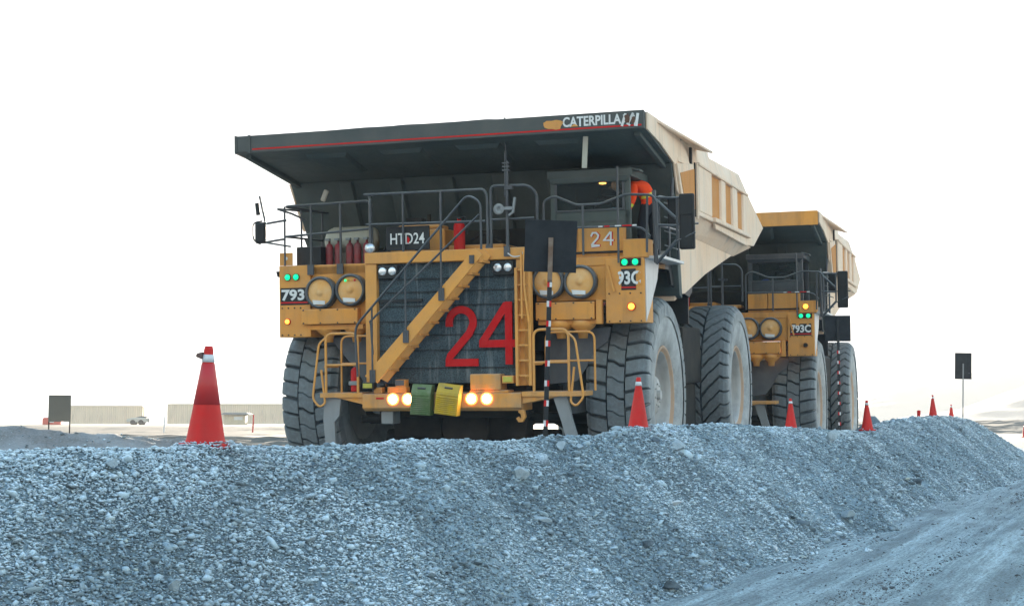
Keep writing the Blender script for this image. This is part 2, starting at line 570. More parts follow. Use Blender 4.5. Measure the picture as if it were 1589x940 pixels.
def grid_obj(name, X, Y, Z, mats, smooth=True):
    nx, ny = X.shape
    co = np.stack([X, Y, Z], -1).reshape(-1, 3)
    idx = np.arange(nx * ny).reshape(nx, ny)
    q = np.stack([idx[:-1, :-1], idx[1:, :-1], idx[1:, 1:], idx[:-1, 1:]], -1).reshape(-1, 4)
    me = bpy.data.meshes.new(name)
    me.vertices.add(len(co)); me.vertices.foreach_set('co', co.astype(np.float32).ravel())
    me.loops.add(q.size); me.loops.foreach_set('vertex_index', q.astype(np.int32).ravel())
    me.polygons.add(len(q)); me.polygons.foreach_set('loop_start', (np.arange(len(q)) * 4).astype(np.int32))
    me.polygons.foreach_set('use_smooth', np.full(len(q), smooth))
    me.update(calc_edges=True)
    for m in (mats if isinstance(mats, (list, tuple)) else [mats]): me.materials.append(m)
    o = bpy.data.objects.new(name, me)
    col.objects.link(o)
    return o

# terrain materials (world-scale coordinates)
def soil_mat(name, c0, c1, frost, famt=0.5, fscale=0.6, bump=0.6, bscale=25, streak=None, pebble=0.0):
    m = bpy.data.materials.new(name)
    m.use_nodes = True
    nt = m.node_tree
    b = nt.nodes['Principled BSDF']
    n = _noise(nt, 0.5, 8, 0.7)
    n2 = _noise(nt, bscale, 6, 0.75)
    n3 = _noise(nt, fscale, 6, 0.6, streak)
    c = _mix(nt, _ramp(nt, n, 0.35, 0.65), c0, c1)
    c = _mix(nt, _ramp(nt, n2, 0.40, 0.62, 0, 0.8), c, tuple(0.5 * k for k in c0))
    c = _mix(nt, _ramp(nt, n3, 0.38, 0.62, 0, famt), c, frost)
    if pebble > 0:
        v = nt.nodes.new('ShaderNodeTexVoronoi')
        v.inputs['Scale'].default_value = 12
        tc = nt.nodes.new('ShaderNodeTexCoord')
        nt.links.new(tc.outputs['Object'], v.inputs['Vector'])
        c = _mix(nt, _ramp(nt, v.outputs['Distance'], 0.12, 0.2, pebble, 0), c, tuple(0.45 * k for k in c0))
    nt.links.new(c, b.inputs['Base Color'])
    b.inputs['Roughness'].default_value = 0.9
    b.inputs['Specular IOR Level'].default_value = 0.2
    bn = nt.nodes.new('ShaderNodeBump')
    bn.inputs['Strength'].default_value = bump
    bn.inputs['Distance'].default_value = 0.03
    nt.links.new(n2, bn.inputs['Height'])
    nt.links.new(bn.outputs[0], b.inputs['Normal'])
    return m
M_soil = soil_mat('frosty_grey_fines', (0.15, 0.195, 0.22), (0.21, 0.26, 0.28), (0.40, 0.52, 0.58), 0.55)
def road_mat():
    m = bpy.data.materials.new('frosty_compacted_road')
    m.use_nodes = True
    nt = m.node_tree
    b = nt.nodes['Principled BSDF']
    tc = nt.nodes.new('ShaderNodeTexCoord')
    mp = nt.nodes.new('ShaderNodeMapping')
    mp.vector_type = 'POINT'
    mp.inputs['Rotation'].default_value = (0, 0, math.atan2(0.3973, 0.9177))
    nt.links.new(tc.outputs['Object'], mp.inputs[0])
    def nz(sx, sy, det, rough):
        m2 = nt.nodes.new('ShaderNodeMapping'); m2.inputs['Scale'].default_value = (sx, sy, 1)
        nt.links.new(mp.outputs[0], m2.inputs[0])
        n = nt.nodes.new('ShaderNodeTexNoise'); n.inputs['Scale'].default_value = 1; n.inputs['Detail'].default_value = det; n.inputs['Roughness'].default_value = rough
        nt.links.new(m2.outputs[0], n.inputs['Vector'])
        return n.outputs[0]
    a = nz(3.2, 0.10, 5, 0.6)
    a2 = nz(9.0, 0.25, 5, 0.65)
    a3 = nz(26.0, 1.6, 6, 0.7)
    g = nz(34, 26, 6, 0.8)
    g3 = nz(12, 9, 6, 0.75)
    g2 = nz(1.1, 0.5, 6, 0.7)
    c = _mix(nt, _ramp(nt, a, 0.42, 0.58), (0.26, 0.32, 0.335), (0.60, 0.73, 0.76))
    c = _mix(nt, _ramp(nt, a2, 0.42, 0.62, 0, 0.6), c, (0.22, 0.285, 0.31))
    c = _mix(nt, _ramp(nt, g2, 0.45, 0.65, 0, 0.6), c, (0.58, 0.70, 0.74))
    c = _mix(nt, _ramp(nt, a3, 0.47, 0.60, 0, 0.55), c, (0.20, 0.225, 0.23))
    c = _mix(nt, _ramp(nt, g3, 0.52, 0.64, 0, 0.5), c, (0.19, 0.21, 0.215))
    c = _mix(nt, _ramp(nt, g, 0.50, 0.58, 0, 0.8), c, (0.11, 0.12, 0.125))
    nt.links.new(c, b.inputs['Base Color'])
    b.inputs['Roughness'].default_value = 0.9
    b.inputs['Specular IOR Level'].default_value = 0.2
    bn = nt.nodes.new('ShaderNodeBump'); bn.inputs['Strength'].default_value = 0.9; bn.inputs['Distance'].default_value = 0.03
    nt.links.new(g, bn.inputs['Height']); nt.links.new(bn.outputs[0], b.inputs['Normal'])
    return m
M_road = road_mat()
M_far = soil_mat('pale_far_dust', (0.125, 0.12, 0.105), (0.10, 0.096, 0.087), (0.165, 0.158, 0.142), 0.4, 0.02, 0.08, 2)
M_rub = soil_mat('haze_paled_rubble', (0.24, 0.245, 0.24), (0.30, 0.295, 0.28), (0.42, 0.45, 0.46), 0.6)  # paler than the soil to imitate sunlit haze over the left mound
M_hill = soil_mat('bare_hill_rock', (0.09, 0.085, 0.08), (0.07, 0.068, 0.065), (0.12, 0.115, 0.11), 0.4, 0.01, 0.8, 0.05)

def stone_mat(name, lo, mid, hi, frost):
    m = bpy.data.materials.new(name)
    m.use_nodes = True
    nt = m.node_tree
    b = nt.nodes['Principled BSDF']
    at = nt.nodes.new('ShaderNodeAttribute'); at.attribute_name = 'shade'
    cr = nt.nodes.new('ShaderNodeValToRGB')
    cr.color_ramp.elements[0].color = (*lo, 1)
    cr.color_ramp.elements[1].color = (*hi, 1)
    e = cr.color_ramp.elements.new(0.5); e.color = (*mid, 1)
    e = cr.color_ramp.elements.new(0.97); e.color = (hi[0] * 1.0, hi[1] * 0.88, hi[2] * 0.72, 1)
    e = cr.color_ramp.elements.new(0.93); e.color = (*hi, 1)
    nt.links.new(at.outputs['Fac'], cr.inputs[0])
    n = _noise(nt, 0.75, 5, 0.6)
    n2 = _noise(nt, 60, 3, 0.6)
    f = _math(nt, 'MULTIPLY', _ramp(nt, n, 0.44, 0.57, 0.0, 1), _ramp(nt, n2, 0.4, 0.6, 0.2, 1))
    g = nt.nodes.new('ShaderNodeNewGeometry')
    sp = nt.nodes.new('ShaderNodeSeparateXYZ'); nt.links.new(g.outputs['Normal'], sp.inputs[0])
    f = _math(nt, 'MULTIPLY', f, _ramp(nt, sp.outputs[2], 0.1, 0.8, 0.15, 0.8))
    c = _mix(nt, f, cr.outputs[0], frost)
    nt.links.new(c, b.inputs['Base Color'])
    b.inputs['Roughness'].default_value = 0.8
    b.inputs['Specular IOR Level'].default_value = 0.3
    return m
M_stone = stone_mat('frosted_crushed_rock', (0.085, 0.11, 0.125), (0.26, 0.335, 0.375), (0.47, 0.58, 0.63), (0.84, 0.94, 0.98))
M_peb = stone_mat('dark_road_pebbles', (0.06, 0.065, 0.07), (0.12, 0.125, 0.13), (0.24, 0.24, 0.24), (0.35, 0.38, 0.40))
M_rockdark = mat('dark_rock', (0.07, 0.09, 0.11), 0.85, dirt=(0.20, 0.25, 0.28), damt=0.7, dscale=8, streak=False, bump=0.8, bscale=30)
M_rockpale = mat('frosted_pale_rock', (0.30, 0.36, 0.39), 0.85, dirt=(0.50, 0.58, 0.62), damt=0.7, dscale=8, streak=False, bump=0.8, bscale=30)
M_rockwhite = mat('white_quartz_rock', (0.72, 0.72, 0.70), 0.8, dirt=(0.5, 0.5, 0.5), damt=0.4, dscale=12, streak=False, bump=0.6)

# ------------------------------------------------------------------ ground sheet
def warp(t, near, far):
    return np.sign(t) * (near * np.abs(t) + (far - near) * np.abs(t) ** 4)
gx = warp(np.linspace(-1, 1, 301), 60, 2600)
gy = 30 + warp(np.linspace(-1, 1, 401), 70, 2600)
GX, GY = np.meshgrid(gx, gy, indexing='ij')
nn = GX * NRM[0] + GY * NRM[1]
GZ = base_ground(GX, GY) - 0.03 + 0.05 * fbm(GX * 0.4, GY * 0.4, 4, 3) * np.clip((GY - 20) / 20, 0, 1)
# keep the coarse sheet below the detailed near terrain
near = (GY > -6) & (GY < 70) & (GX > -12) & (GX < 60)
GZ = np.where(near, GZ - 0.10, GZ)
ground = tag(grid_obj('ground', GX, GY, GZ, M_far), kind='structure')

# near haul lane, under the trucks
us = np.linspace(16, 74, 260); vs_ = np.linspace(-14, -6.2, 60)
U, V = np.meshgrid(us, vs_, indexing='ij')
# lane coordinates: along DIRV, across NRM
def sn_xy(s, n): return s * DIRV[0] + n * NRM[0], s * DIRV[1] + n * NRM[1]
S, N = np.meshgrid(np.linspace(2, 76, 300), np.linspace(-16, -4.0, 70), indexing='ij')
LX, LY = sn_xy(S, N)
LZ = base_ground(LX, LY) + 0.012 * fbm(LX * 2, LY * 2, 4, 8)
tag(grid_obj('haul_lane', LX, LY, LZ, M_soil), kind='structure')

# the road in front, with wheel ruts
S, N = np.meshgrid(np.linspace(-3, 90, 620), np.linspace(-5.2, 16, 320), indexing='ij')
RX, RY = sn_xy(S, N)
rut = 0.0
for c, w, a in ((-2.2, .5, .02), (-1.0, .35, .03), (0.3, .4, .022), (1.6, .5, .03), (2.9, .4, .02), (4.2, .5, .03), (5.5, .4, .03)):
    cc = c + 0.12 * np.sin(S * 0.21 + c * 3)
    rut = rut - a * np.exp(-((N - cc) / (w * 0.5)) ** 2) + a * 1.0 * np.exp(-((N - cc - w) / (w * 0.35)) ** 2)
RZ = 0.004 + rut * 0.8 + 0.02 * fbm(S * 0.15, N * 1.5, 4, 14) + 0.02 * fbm(S * 2.0, N * 9, 4, 15)
road = tag(grid_obj('road', RX, RY, RZ, M_road), kind='structure')

# the windrow
cs = CR[:, 0] * DIRV[0] + CR[:, 1] * DIRV[1]
cn = CR[:, 0] * NRM[0] + CR[:, 1] * NRM[1]
t = np.linspace(0, 1, 900)
sg = 3.5 + (cs[-1] + 1 - 3.5) * (t ** 1.6)
dg = np.linspace(-2.4, 3.4, 170)
S, DD = np.meshgrid(sg, dg, indexing='ij')
NC = np.interp(S, cs, cn)
BX, BY = sn_xy(S, NC + DD)
bh, _, _ = berm_h(BX, BY)
bg_ = base_ground(BX, BY)
edge = np.clip((2.4 + DD) / 0.4, 0, 1) * np.clip((3.4 - DD) / 0.4, 0, 1)
BZ = height(BX, BY) - 0.06 * (1 - edge) - 0.02
berm = tag(grid_obj('gravel_berm', BX, BY, BZ, M_soil), kind='structure')

# ------------------------------------------------------------------ stones as one mass
def stone_variants(k, seed=1):
    r = np.random.default_rng(seed)
    g = (1 + 5 ** 0.5) / 2
    V = np.array([(-1, g, 0), (1, g, 0), (-1, -g, 0), (1, -g, 0), (0, -1, g), (0, 1, g), (0, -1, -g), (0, 1, -g), (g, 0, -1), (g, 0, 1), (-g, 0, -1), (-g, 0, 1)], float)
    V /= np.linalg.norm(V[0])
    F = np.array([(0, 11, 5), (0, 5, 1), (0, 1, 7), (0, 7, 10), (0, 10, 11), (1, 5, 9), (5, 11, 4), (11, 10, 2), (10, 7, 6), (7, 1, 8),
                  (3, 9, 4), (3, 4, 2), (3, 2, 6), (3, 6, 8), (3, 8, 9), (4, 9, 5), (2, 4, 11), (6, 2, 10), (8, 6, 7), (9, 8, 1)])
    out = []
    for i in range(k):
        v = V.copy()
        for _ in range(6):                       # cut with random planes: angular crushed rock
            n = r.normal(size=3); n /= np.linalg.norm(n)
            d = r.uniform(0.22, 0.65)
            p = v @ n
            v = v - np.outer(np.maximum(p - d, 0), n)
        v = v * r.uniform(0.45, 1.35, 3) + r.normal(size=v.shape) * 0.05
        out.append(v)
    return np.array(out), F
SV, SF = stone_variants(14)

def scatter(name, pos, size, m, seed=3, flat=0.62):
    r = np.random.default_rng(seed)
    n = len(pos)
    q = r.normal(size=(n, 4)); q /= np.linalg.norm(q, axis=1)[:, None]
    w, x, y, z = q.T
    Rm = np.stack([1 - 2 * (y * y + z * z), 2 * (x * y - z * w), 2 * (x * z + y * w), 2 * (x * y + z * w), 1 - 2 * (x * x + z * z), 2 * (y * z - x * w),
                   2 * (x * z - y * w), 2 * (y * z + x * w), 1 - 2 * (x * x + y * y)], -1).reshape(n, 3, 3)
    k = r.integers(0, len(SV), n)
    v = np.einsum('nij,nvj->nvi', Rm, SV[k]) * size[:, None, None]
    v[:, :, 2] *= flat
    v = v + pos[:, None, :]
    nv = SV.shape[1]; nf = len(SF)
    f = SF[None] + (np.arange(n) * nv)[:, None, None]
    me = bpy.data.meshes.new(name)
    me.vertices.add(n * nv); me.vertices.foreach_set('co', v.astype(np.float32).ravel())
    me.loops.add(n * nf * 3); me.loops.foreach_set('vertex_index', f.astype(np.int32).ravel())
    me.polygons.add(n * nf); me.polygons.foreach_set('loop_start', (np.arange(n * nf) * 3).astype(np.int32))
    me.update(calc_edges=True)
    a = me.attributes.new('shade', 'FLOAT', 'POINT')
    a.data.foreach_set('value', np.repeat(r.beta(1.6, 1.9, n), nv).astype(np.float32))
    me.materials.append(m)
    o = bpy.data.objects.new(name, me)
    col.objects.link(o)
    return o

# density falls with distance, so a far stone is not smaller than the picture can show
NS = 400000
uu = rng.random(NS)
s0, s1 = 4.5, 66.0
ss = s0 * (s1 / s0) ** uu                                     # log spacing
dd = rng.uniform(-0.9, 2.35, NS)
nc = np.interp(ss, cs, cn)
px_, py_ = sn_xy(ss, nc + dd)
ux, uy = px_, py_
pz_ = height(ux, uy)
sz = 0.0062 * np.exp(rng.normal(0, 0.48, NS)) * (ss / 8.0) ** 0.36 * 1.25
sz = np.clip(sz, 0.006, 0.09)
big = rng.random(NS) < 0.006
sz = np.where(big, sz * rng.uniform(1.6, 2.8, NS), sz)
ok = (pz_ - base_ground(ux, uy) > 0.015) | (rng.random(NS) < 0.12)
pos = np.stack([ux, uy, pz_ - 0.015 + sz * 0.15], -1)[ok]
szo = sz[ok] * 1.25
for cx_, cy_, cz_, nst in ((-1.845, 8.92, None, 560), (1.39, 16.3, 1.335, 160), (4.35, 23.1, 1.30, 80), (7.03, 29.3, 1.29, 60), (11.15, 39.2, 1.62, 40)):
    if cz_ is None: cz_ = float(height(np.array([cx_]), np.array([cy_]))[0])
    aa = rng.uniform(0, 2 * PI, nst); rr_ = rng.uniform(0.125, 0.24, nst)
    xx = cx_ + rr_ * np.cos(aa); yy_ = cy_ + rr_ * np.sin(aa)
    zz_ = np.maximum(height(xx, yy_), cz_ + 0.008 - 0.6 * np.maximum(rr_ - 0.15, 0)) + 0.002
    keep_ = (rng.random(nst) < 0.45) | (rr_ > 0.17)
    pos = np.concatenate([pos, np.stack([xx, yy_, zz_], -1)[keep_]])
    szo = np.concatenate([szo, np.full(keep_.sum(), 0.011) * np.exp(rng.normal(0, .4, keep_.sum())) * (cy_ / 9) ** .5])
tag(scatter('crushed_rock', pos, szo, M_stone), kind='stuff')

# pebbles thrown on the road
NP = 110000
s_ = 9 * (60 / 9) ** rng.random(NP)
n_ = rng.uniform(-4.6, 4.5, NP)
keep = fbm(s_ * 0.12, n_ * 2.2, 4, 41) > -0.02 + 0.14 * rng.random(NP)
keep |= rng.random(NP) < 0.10
s_, n_ = s_[keep], n_[keep]
x_, y_ = sn_xy(s_, n_)
zz = height(x_, y_)
oknr = zz < 0.06
x_, y_, s_ = x_[oknr], y_[oknr], s_[oknr]
szp = np.clip(0.0055 * np.exp(rng.normal(0, 0.5, len(s_))) * (s_ / 10) ** 0.6, 0.005, 0.05)
tag(scatter('road_pebbles', np.stack([x_, y_, np.full(len(x_), 0.0) + szp * 0.3], -1), szp, M_peb, 5), kind='stuff')

# ------------------------------------------------------------------ left background mound and distant ground
def mound(name, cx, cy, lx, ly, h, m, seed, ang=0.0, n=90):
    a = np.linspace(-1.3, 1.3, n)
    A, B = np.meshgrid(a, a, indexing='ij')
    r = np.sqrt(A * A + B * B)
    Z = h * np.clip(1 - np.maximum(np.abs(B), np.abs(A) ** 3 if lx > ly * 2 else r) , -0.4, 1)
    X = A * lx; Y = B * ly
    Z = Z + h * 0.35 * fbm(X * 1.2 + seed, Y * 1.2, 5, seed) + 0.06 * fbm(X * 5, Y * 5, 3, seed + 3)
    c, s = math.cos(ang), math.sin(ang)
    WX, WY = cx + X * c - Y * s, cy + X * s + Y * c
    return WX, WY, Z + base_ground(WX, WY) - 0.05
fx, fy, fz = mound('m', -10.5, 29, 6.0, 2.2, 1.02, None, 4, 0.12, 150)
tag(grid_obj('rubble_berm', fx, fy, fz, M_rub), kind='structure')
k = rng.integers(0, fx.size, 5000)
pp = np.stack([fx.ravel()[k] + rng.normal(0, .1, 5000), fy.ravel()[k] + rng.normal(0, .1, 5000), fz.ravel()[k]], -1)
tag(scatter('rubble', pp, np.clip(0.022 * np.exp(rng.normal(0, 0.5, 5000)), 0.01, 0.06), M_stone, 8), kind='stuff')
mx_, my_, mz_ = mound('m', 8.9, 36.5, 1.4, 1.3, 1.45, None, 12, 0.4, 50)
tag(grid_obj('small_spoil_mound', mx_, my_, mz_, M_soil), kind='structure')
# low far bank on the right and left
for nm, a in (('far_bank', (60, 135, 45, 14, 1.0, M_far, 31, 0.15)), ('low_bank', (-24, 58, 26, 6, 0.62, M_far, 43, 0.05)), ('left_bank', (-46, 118, 50, 16, 0.40, M_far, 37, 0.03))):
    X_, Y_, Z_ = mound(nm, *a, 120)
    tag(grid_obj(nm, X_, Y_, Z_, M_far), kind='structure')

# hills
def hills(name, pts, y, depth, seed):
    xs = np.linspace(pts[0][0], pts[-1][0], 200)
    v = np.linspace(0, 1, 60)
    top = np.interp(xs, [p[0] for p in pts], [p[1] for p in pts])
    X, Vv = np.meshgrid(xs, v, indexing='ij')
    Z = top[:, None] * np.sin(Vv * PI) ** 0.9
    Z = Z * (1 + 0.35 * fbm(X * 0.02, Vv * 6, 5, seed)) - 0.5
    Y = y + (Vv - 0.5) * depth
    return tag(grid_obj(name, X, Y, Z, M_hill), kind='structure')
hills('near_hill', [(200, 0), (235, 8), (262, 12), (285, 20), (310, 27), (360, 33), (460, 40), (620, 0)], 830, 260, 51)
hills('far_hill', [(190, 0), (250, 14), (300, 27), (345, 38), (380, 45), (430, 46), (520, 52), (700, 50), (900, 0)], 1150, 300, 57)

# ------------------------------------------------------------------ tyres and wheels
TR = random.Random(5)
def tyre_mesh(kind):
    """40-inch haul tyre lying on the x axis, centre at the origin; outer side is +x"""
    Ro = 1.755
    prof = [(0.80, -0.36), (0.86, -0.44), (1.02, -0.51), (1.22, -0.535), (1.40, -0.525), (1.54, -0.50), (1.61, -0.44), (1.645, -0.30), (1.655, 0.0),
            (1.645, 0.30), (1.61, 0.44), (1.54, 0.50), (1.40, 0.525), (1.22, 0.535), (1.02, 0.51), (0.86, 0.44), (0.80, 0.36)]
    side = [1, 1, 1, 1, 1, .8, .1, 0, 0, 0, .1, .8, 1, 1, 1, 1, 1]
    V, F, A, SM = [], [], [], []
    n = 96
    for k in range(n):
        a = 2 * PI * k / n
        for (r, x), s in zip(prof, side):
            V.append((x, r * math.cos(a), r * math.sin(a))); A.append(s)
    m = len(prof)
    for k in range(n):
        for i in range(m - 1):
            a, b = k * m + i, ((k + 1) % n) * m + i
            F.append((a, b, b + 1, a + 1)); SM.append(True)
    def outer(x):
        ax = abs(x)
        return Ro - 0.012 * (ax / 0.4) ** 2 if ax < 0.42 else Ro - 0.012 - 0.9 * (ax - 0.42) ** 1.25 * 2.0
    def lug(xs, cent, half, rlow, a_s=0.06):
        # xs stations, cent(x) centre angle, half(x) half angle width
        o = len(V)
        ja, jr = TR.uniform(-.012, .012) * 0.5, TR.uniform(0, .012)
        for x in xs:
            c, h = cent(x) + ja, half(x)
            ro = outer(x) - jr
            for (r, hh) in ((rlow(x), h * 1.12), (ro - 0.022, h), (ro, h * 0.84)):
                V.append((x, r * math.cos(c - hh), r * math.sin(c - hh)))
                A.append(0.75 if abs(x) > 0.5 else (0.28 if r > ro - .01 else 0.1))
            for (r, hh) in ((ro, h * 0.84), (ro - 0.022, h), (rlow(x), h * 1.12)):
                V.append((x, r * math.cos(c + hh), r * math.sin(c + hh)))
                A.append(0.75 if abs(x) > 0.5 else (0.28 if r > ro - .01 else 0.1))
        ns = len(xs)
        for i in range(ns - 1):
            for j in range(5):
                F.append((o + i * 6 + j, o + i * 6 + j + 1, o + (i + 1) * 6 + j + 1, o + (i + 1) * 6 + j)); SM.append(False)
        F.append(tuple(o + j for j in range(5, -1, -1))); SM.append(False)
        F.append(tuple(o + (ns - 1) * 6 + j for j in range(6))); SM.append(False)
    pitch = 2 * PI / 38
    rl = lambda x: 1.60 if abs(x) < 0.44 else (1.52 if abs(x) < 0.51 else 1.40)
    for k in range(38):
        a0 = k * pitch
        if kind == 'front':
            for sg, ph in ((1, 0.0), (-1, 0.5)):
                xs = [sg * x for x in (0.17, 0.22, 0.30, 0.38, 0.45, 0.50, 0.545)]
                lug(xs, lambda x: a0 + pitch * (ph + 0.30 * (0.545 - abs(x)) / 0.4), lambda x: pitch * (0.41 + 0.025 * min(1, abs(x) / 0.5)), rl)
            lug([-0.145, -0.06, 0.0, 0.06, 0.145], lambda x: a0 + pitch * (0.5 + 0.18 * math.sin(x * 14)), lambda x: pitch * 0.465, rl)
        else:
            for sg, ph in ((1, 0.0), (-1, 0.5)):
                xs = [sg * x for x in (0.02, 0.10, 0.16, 0.22, 0.30, 0.38, 0.45, 0.50, 0.545)]
                lug(xs, lambda x: a0 + pitch * (ph + 1.25 * max(0, (0.36 - abs(x))) / 0.34 + 0.06 * math.sin(abs(x) * 30)),
                    lambda x: pitch * (0.435 if abs(x) > 0.1 else 0.40), rl)
    me = bpy.data.meshes.new('tyre')
    me.from_pydata(V, [], F)
    me.polygons.foreach_set('use_smooth', SM)
    at = me.attributes.new('side', 'FLOAT', 'POINT')
    at.data.foreach_set('value', A)
    me.materials.append(M_tyre)
    me.update()
    return me
ME_TF = tyre_mesh('front')
ME_TR = tyre_mesh('rear')

def rim_mesh(kind, sgn):
    mb = MB()
    s = sgn
    mb.m = 1
    mb.lathe([(0.80, s * 0.38), (0.86, s * 0.42), (0.885, s * 0.455), (0.86, s * 0.475), (0.825, s * 0.46), (0.80, s * 0.43), (0.775, s * 0.42)], (0, 0, 0), 'x', 48)
    mb.m = 0
    if kind == 'front':
        mb.lathe([(0.775, s * 0.42), (0.76, s * 0.40), (0.755, s * 0.34), (0.74, s * 0.18), (0.70, s * 0.10), (0.60, s * 0.06), (0.42, s * 0.08), (0.36, s * 0.12), (0.34, s * 0.30), (0.30, s * 0.34), (0.0, s * 0.35)], (0, 0, 0), 'x', 48)
        for k in range(20):
            a = 2 * PI * k / 20
            mb.cyl((s * 0.06, 0.52 * math.cos(a), 0.52 * math.sin(a)), (s * 0.12, 0.52 * math.cos(a), 0.52 * math.sin(a)), 0.025, n=6)
        for k in range(8):
            a = 2 * PI * k / 8
            mb.cyl((s * 0.34, 0.2 * math.cos(a), 0.2 * math.sin(a)), (s * 0.37, 0.2 * math.cos(a), 0.2 * math.sin(a)), 0.02, n=6)
        mb.cyl((s * 0.34, 0, 0), (s * 0.41, 0, 0), 0.09, n=16)
    else:
        mb.lathe([(0.775, s * 0.42), (0.76, s * 0.40), (0.755, s * 0.34), (0.74, s * 0.10), (0.73, -s * 0.25), (0.66, -s * 0.30), (0.56, -s * 0.30), (0.55, -s * 0.05), (0.48, s * 0.02), (0.30, s * 0.04), (0.28, s * 0.10), (0.0, s * 0.11)], (0, 0, 0), 'x', 48)
        for k in range(24):
            a = 2 * PI * k / 24
            mb.cyl((-s * 0.30, 0.64 * math.cos(a), 0.64 * math.sin(a)), (-s * 0.25, 0.64 * math.cos(a), 0.64 * math.sin(a)), 0.02, n=6)
        for k in range(10):
            a = 2 * PI * k / 10
            mb.cyl((s * 0.03, 0.38 * math.cos(a), 0.38 * math.sin(a)), (s * 0.06, 0.38 * math.cos(a), 0.38 * math.sin(a)), 0.02, n=6)
    # inner disc so the wheel is closed seen from the other side
    mb.lathe([(0.80, -s * 0.36), (0.74, -s * 0.36), (0.60, -s * 0.2), (0.0, -s * 0.2)], (0, 0, 0), 'x', 32)
    return mb
RIMS = {}
def wheel(root, x, y, z, kind, sgn, rot):
    w = empty('wheel', (x, y, z), (rot, 0, 0))
    w.parent = root
    t = bpy.data.objects.new('tyre', ME_TF if kind == 'front' else ME_TR)
    col.objects.link(t); t.parent = w
    key = (kind, sgn)
    if key not in RIMS:
        r = rim_mesh(kind, sgn).build('rim', [M_rim, M_flange], w)
        RIMS[key] = r.data
    else:
        r = bpy.data.objects.new('rim', RIMS[key]); col.objects.link(r); r.parent = w

# ------------------------------------------------------------------ the haul truck
def peeled(mb, cx, cz, w, h, y, seed, n=14):
    """ragged torn patch, a thin plate"""
    r = random.Random(seed)
    pts = []
    for k in range(n):
        a = 2 * PI * k / n
        q = 0.75 + 0.5 * r.random()
        pts.append((cx + w / 2 * math.cos(a) * q, cz + h / 2 * math.sin(a) * q))
    mb.prism(pts, 'y', y, y + 0.002)

def decal(root, s, x0, x1, z0, z1, y, tx0, tx1, torn=None, seed=1):
    d = MB(); d.box(x0, x1, y - 0.004, y, z0, z1)
    p = d.build('model_plate', M_black, root)
    st = MB(); st.box(x0, x1, y - 0.007, y - 0.0045, z0 + 0.03, z0 + 0.055)
    st.build('red_stripe', M_red, p)
    text(s, ((tx0 + tx1) / 2, y - 0.008, (z0 + z1) / 2 + 0.025), tx1 - tx0, (z1 - z0) * 0.66, M_white, p, 0.035)
    if torn:
        t = MB()
        for i, (cx, cz, w, h) in enumerate(torn): peeled(t, cx, cz, w, h, y - 0.0125, seed + i)
        t.build('torn_patch', M_yel, p)
    return p

def lamp_round(root, x, z, y, r, m_lens, ring=None, name='marker_lamp', label=None):
    b = MB()
    b.cyl((x, y, z), (x, y - 0.035, z), r * 1.25, n=20)
    o = b.build(name, ring or M_black, root)
    l = MB(); l.lathe([(r, 0), (r * 0.85, -0.018), (r * 0.5, -0.028), (0.0, -0.032)], (x, y - 0.035, z), 'y', 20)
    l.build('lens', m_lens, o)
    if label: o['label'] = label
    return o

